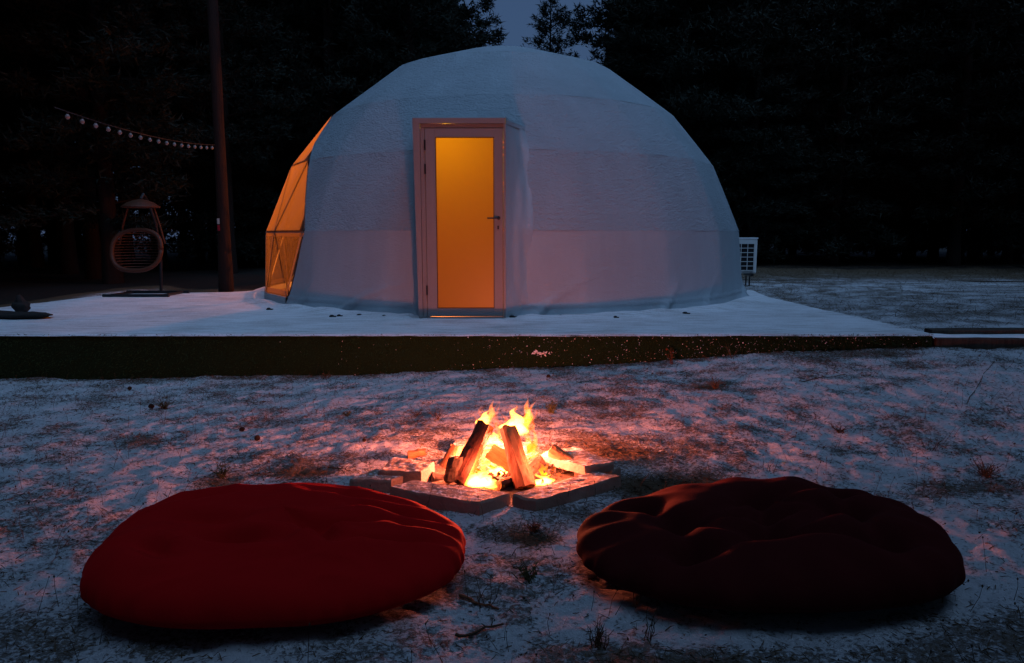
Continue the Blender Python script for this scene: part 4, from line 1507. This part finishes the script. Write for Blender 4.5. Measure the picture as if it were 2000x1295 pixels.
def gpt(px, py):
    p = gp(px, py, 0.0)
    for _ in range(6):
        p = gp(px, py, float(ground_z(p.x, p.y)))
    return p
twig_plant('bare_shrub', gpt(815, 812), .17, 9, 'small bare branching shrub behind the fire to its left', 'shrub', 'stem', 1.3, 1)
twig_plant('bare_shrub', gpt(855, 818), .16, 9, 'bare twiggy shrub nearer the fire, beside another', 'shrub', 'stem', 1.1, 2)
twig_plant('grass_tuft', gpt(1075, 806), .12, 22, 'dark green tuft standing behind the fire to its right', 'grass tuft', 'green_tuft', .7, 3, .6)
twig_plant('grass_tuft', gpt(435, 930), .10, 20, 'greenish grass tuft above the red cushion', 'grass tuft', 'green_tuft', .9, 4, .3)
twig_plant('grass_tuft', gpt(320, 797), .13, 26, 'low dark green tuft on the snow before the turf front', 'grass tuft', 'green_tuft', 1.5, 5, .5)
twig_plant('grass_tuft', gpt(678, 812), .07, 16, 'small olive tuft in the snow left of the bare shrubs', 'grass tuft', 'green_tuft', 1.2, 6, .5)
twig_plant('grass_tuft', gpt(1398, 760), .12, 26, 'straw tuft on the snow right of the fire near the platform', 'grass tuft', 'straw', .8, 7)
twig_plant('grass_tuft', gpt(1640, 845), .10, 22, 'dark tuft in the snow above the maroon cushion', 'grass tuft', 'stem', 1.3, 8)
twig_plant('grass_tuft', gpt(1925, 930), .13, 34, 'wide straw tuft near the right edge above the maroon cushion', 'grass tuft', 'straw', 1.4, 9)
twig_plant('grass_tuft', gpt(1045, 1036), .07, 26, 'scorched brown tuft between the slabs and the cushions', 'grass tuft', 'russet', 1.6, 10, .6)
twig_plant('grass_tuft', gpt(1035, 1130), .08, 22, 'dark green tuft in the gap between the two cushions', 'grass tuft', 'green_tuft', 1.0, 11, .6)
twig_plant('grass_tuft', gpt(1165, 1262), .10, 22, 'upright brown tuft in front of the maroon cushion', 'grass tuft', 'straw', .5, 12)
twig_plant('dead_plant', Vector((gp(1310, 704, .16).x, 6.66, .13)), .20, 7, 'dead plant with russet leaves against the turf front', 'plant', 'russet', .5, 13, .9)
twig_plant('dead_plant', Vector((gp(1430, 700, .2).x, 6.62, .19)), .22, 6, 'bare pale dead stems against the turf front', 'plant', 'straw', .9, 14)
twig_plant('dead_plant', Vector((gp(640, 735, 0).x, 6.66, -.01)), .10, 10, 'snowy dead weeds at the foot of the turf front', 'plant', 'straw', 1.0, 15, .4)
for i, (px, py, h, lb) in enumerate([(1240, 1180, .22, 'thin dead stalks in front of the left end of the maroon cushion'), (1262, 1250, .16, 'dark forked dead stem near the bottom edge'), (1560, 1190, .20, 'thin pale stalks rising before the maroon cushion'), (1820, 880, .14, 'dark dead stem on the snow at the far right'), (1500, 920, .11, 'thin upright stalks behind the maroon cushion'), (945, 1190, .16, 'tall thin seed stalks between the cushions')]):
    twig_plant('dead_stalk', gpt(px, py), h, 5, lb, 'stalk', 'stem', .6, 20 + i, rad=.0018)

def stick(pa, pb, r, label, seed=0, sag=.0, mat='stem'):
    a, b = gpt(*pa), gpt(*pb)
    rr = random.Random(seed)
    pts = []
    for i in range(9):
        t = i / 8
        p = a.lerp(b, t)
        p.z = float(ground_z(p.x, p.y)) + r * 1.2 + sag * math.sin(math.pi * t)
        pts.append(p + Vector((rr.gauss(0, .004), rr.gauss(0, .004), abs(rr.gauss(0, .002)))) - a)
    mb = MB(); mb.tube(pts, [r * (1 - .35 * i / 8) for i in range(9)], 7)
    for s in range(2):
        i = rr.randint(3, 7)
        mb.tube([pts[i], pts[i] + Vector((rr.gauss(0, .03), rr.gauss(0, .03), .012))], [r * .6, r * .2], 5)
    o = mb.build('fallen_twig', M[mat]); o.location = a
    return tag(o, label, 'twig')
stick((886, 1244), (983, 1224), .0055, 'straight dark twig lying on the snow near the bottom edge', 1)
stick((1885, 795), (1945, 705), .003, 'long curved dark twig on the snow at the far right', 2)
stick((1385, 935), (1460, 985), .003, 'thin twig lying behind the maroon cushion left end', 3)
stick((640, 915), (690, 925), .003, 'pale thin twig beside the outer left slab', 4, mat='straw')
stick((900, 1165), (975, 1195), .006, 'reddish dead sprig between the two cushions', 5, mat='russet')
stick((1560, 745), (1650, 733), .004, 'brown twig lying on the snow below the turf front', 6, mat='straw')

cone_me = None
def pine_cone(px, py, s, label):
    global cone_me
    if cone_me is None:
        mb = MB()
        n1 = 9
        for i in range(n1):
            t = i / (n1 - 1)
            r = .5 * math.sin(math.pi * (.12 + .80 * t)) ** .8
            z = t * 1.0
            for k in range(7):
                a = 2 * math.pi * (k + .5 * (i % 2)) / 7
                c, s_ = math.cos(a), math.sin(a)
                p = Vector((c * r * .55, s_ * r * .55, z)); q = Vector((c * r * 1.05, s_ * r * 1.05, z + .10))
                w = Vector((-s_, c, 0)) * r * .42
                mb.add([p - w * .5, p + w * .5, q + w, q - w, p + Vector((0, 0, -.10)), q + Vector((0, 0, -.07))], [(0, 1, 2, 3), (3, 2, 5), (0, 4, 1), (1, 4, 5, 2), (4, 0, 3, 5)])
        mb.lathe([(0, 0), (.2, .08), (.28, .5), (.15, .95), (0, 1.05)], n=8)
        o = mb.build('pine_cone', M['cone']); cone_me = o.data
    else:
        o = link_mesh('pine_cone', cone_me)
    g = gpt(px, py)
    o.location = (g.x, g.y, g.z + s * .3)
    s *= .66
    o.scale = (s, s, s)
    o.rotation_euler = (R(80), random.uniform(-.3, .3), random.uniform(0, 6.28))
    return tag(o, label, 'pine cone')
pine_cone(506, 862, .055, 'dark pine cone on the snow above the red cushion, nearer the fire')
pine_cone(468, 844, .050, 'dark pine cone farther up the snow, above the red cushion')
pine_cone(301, 798, .060, 'dark pine cone beside the low green tuft at the left')
pine_cone(1068, 740, .055, 'dark pine cone at the foot of the turf front behind the fire')
pine_cone(715, 863, .035, 'small dark pine cone left of the fire')
pine_cone(250, 763, .050, 'dark pine cone by the turf front at the left')
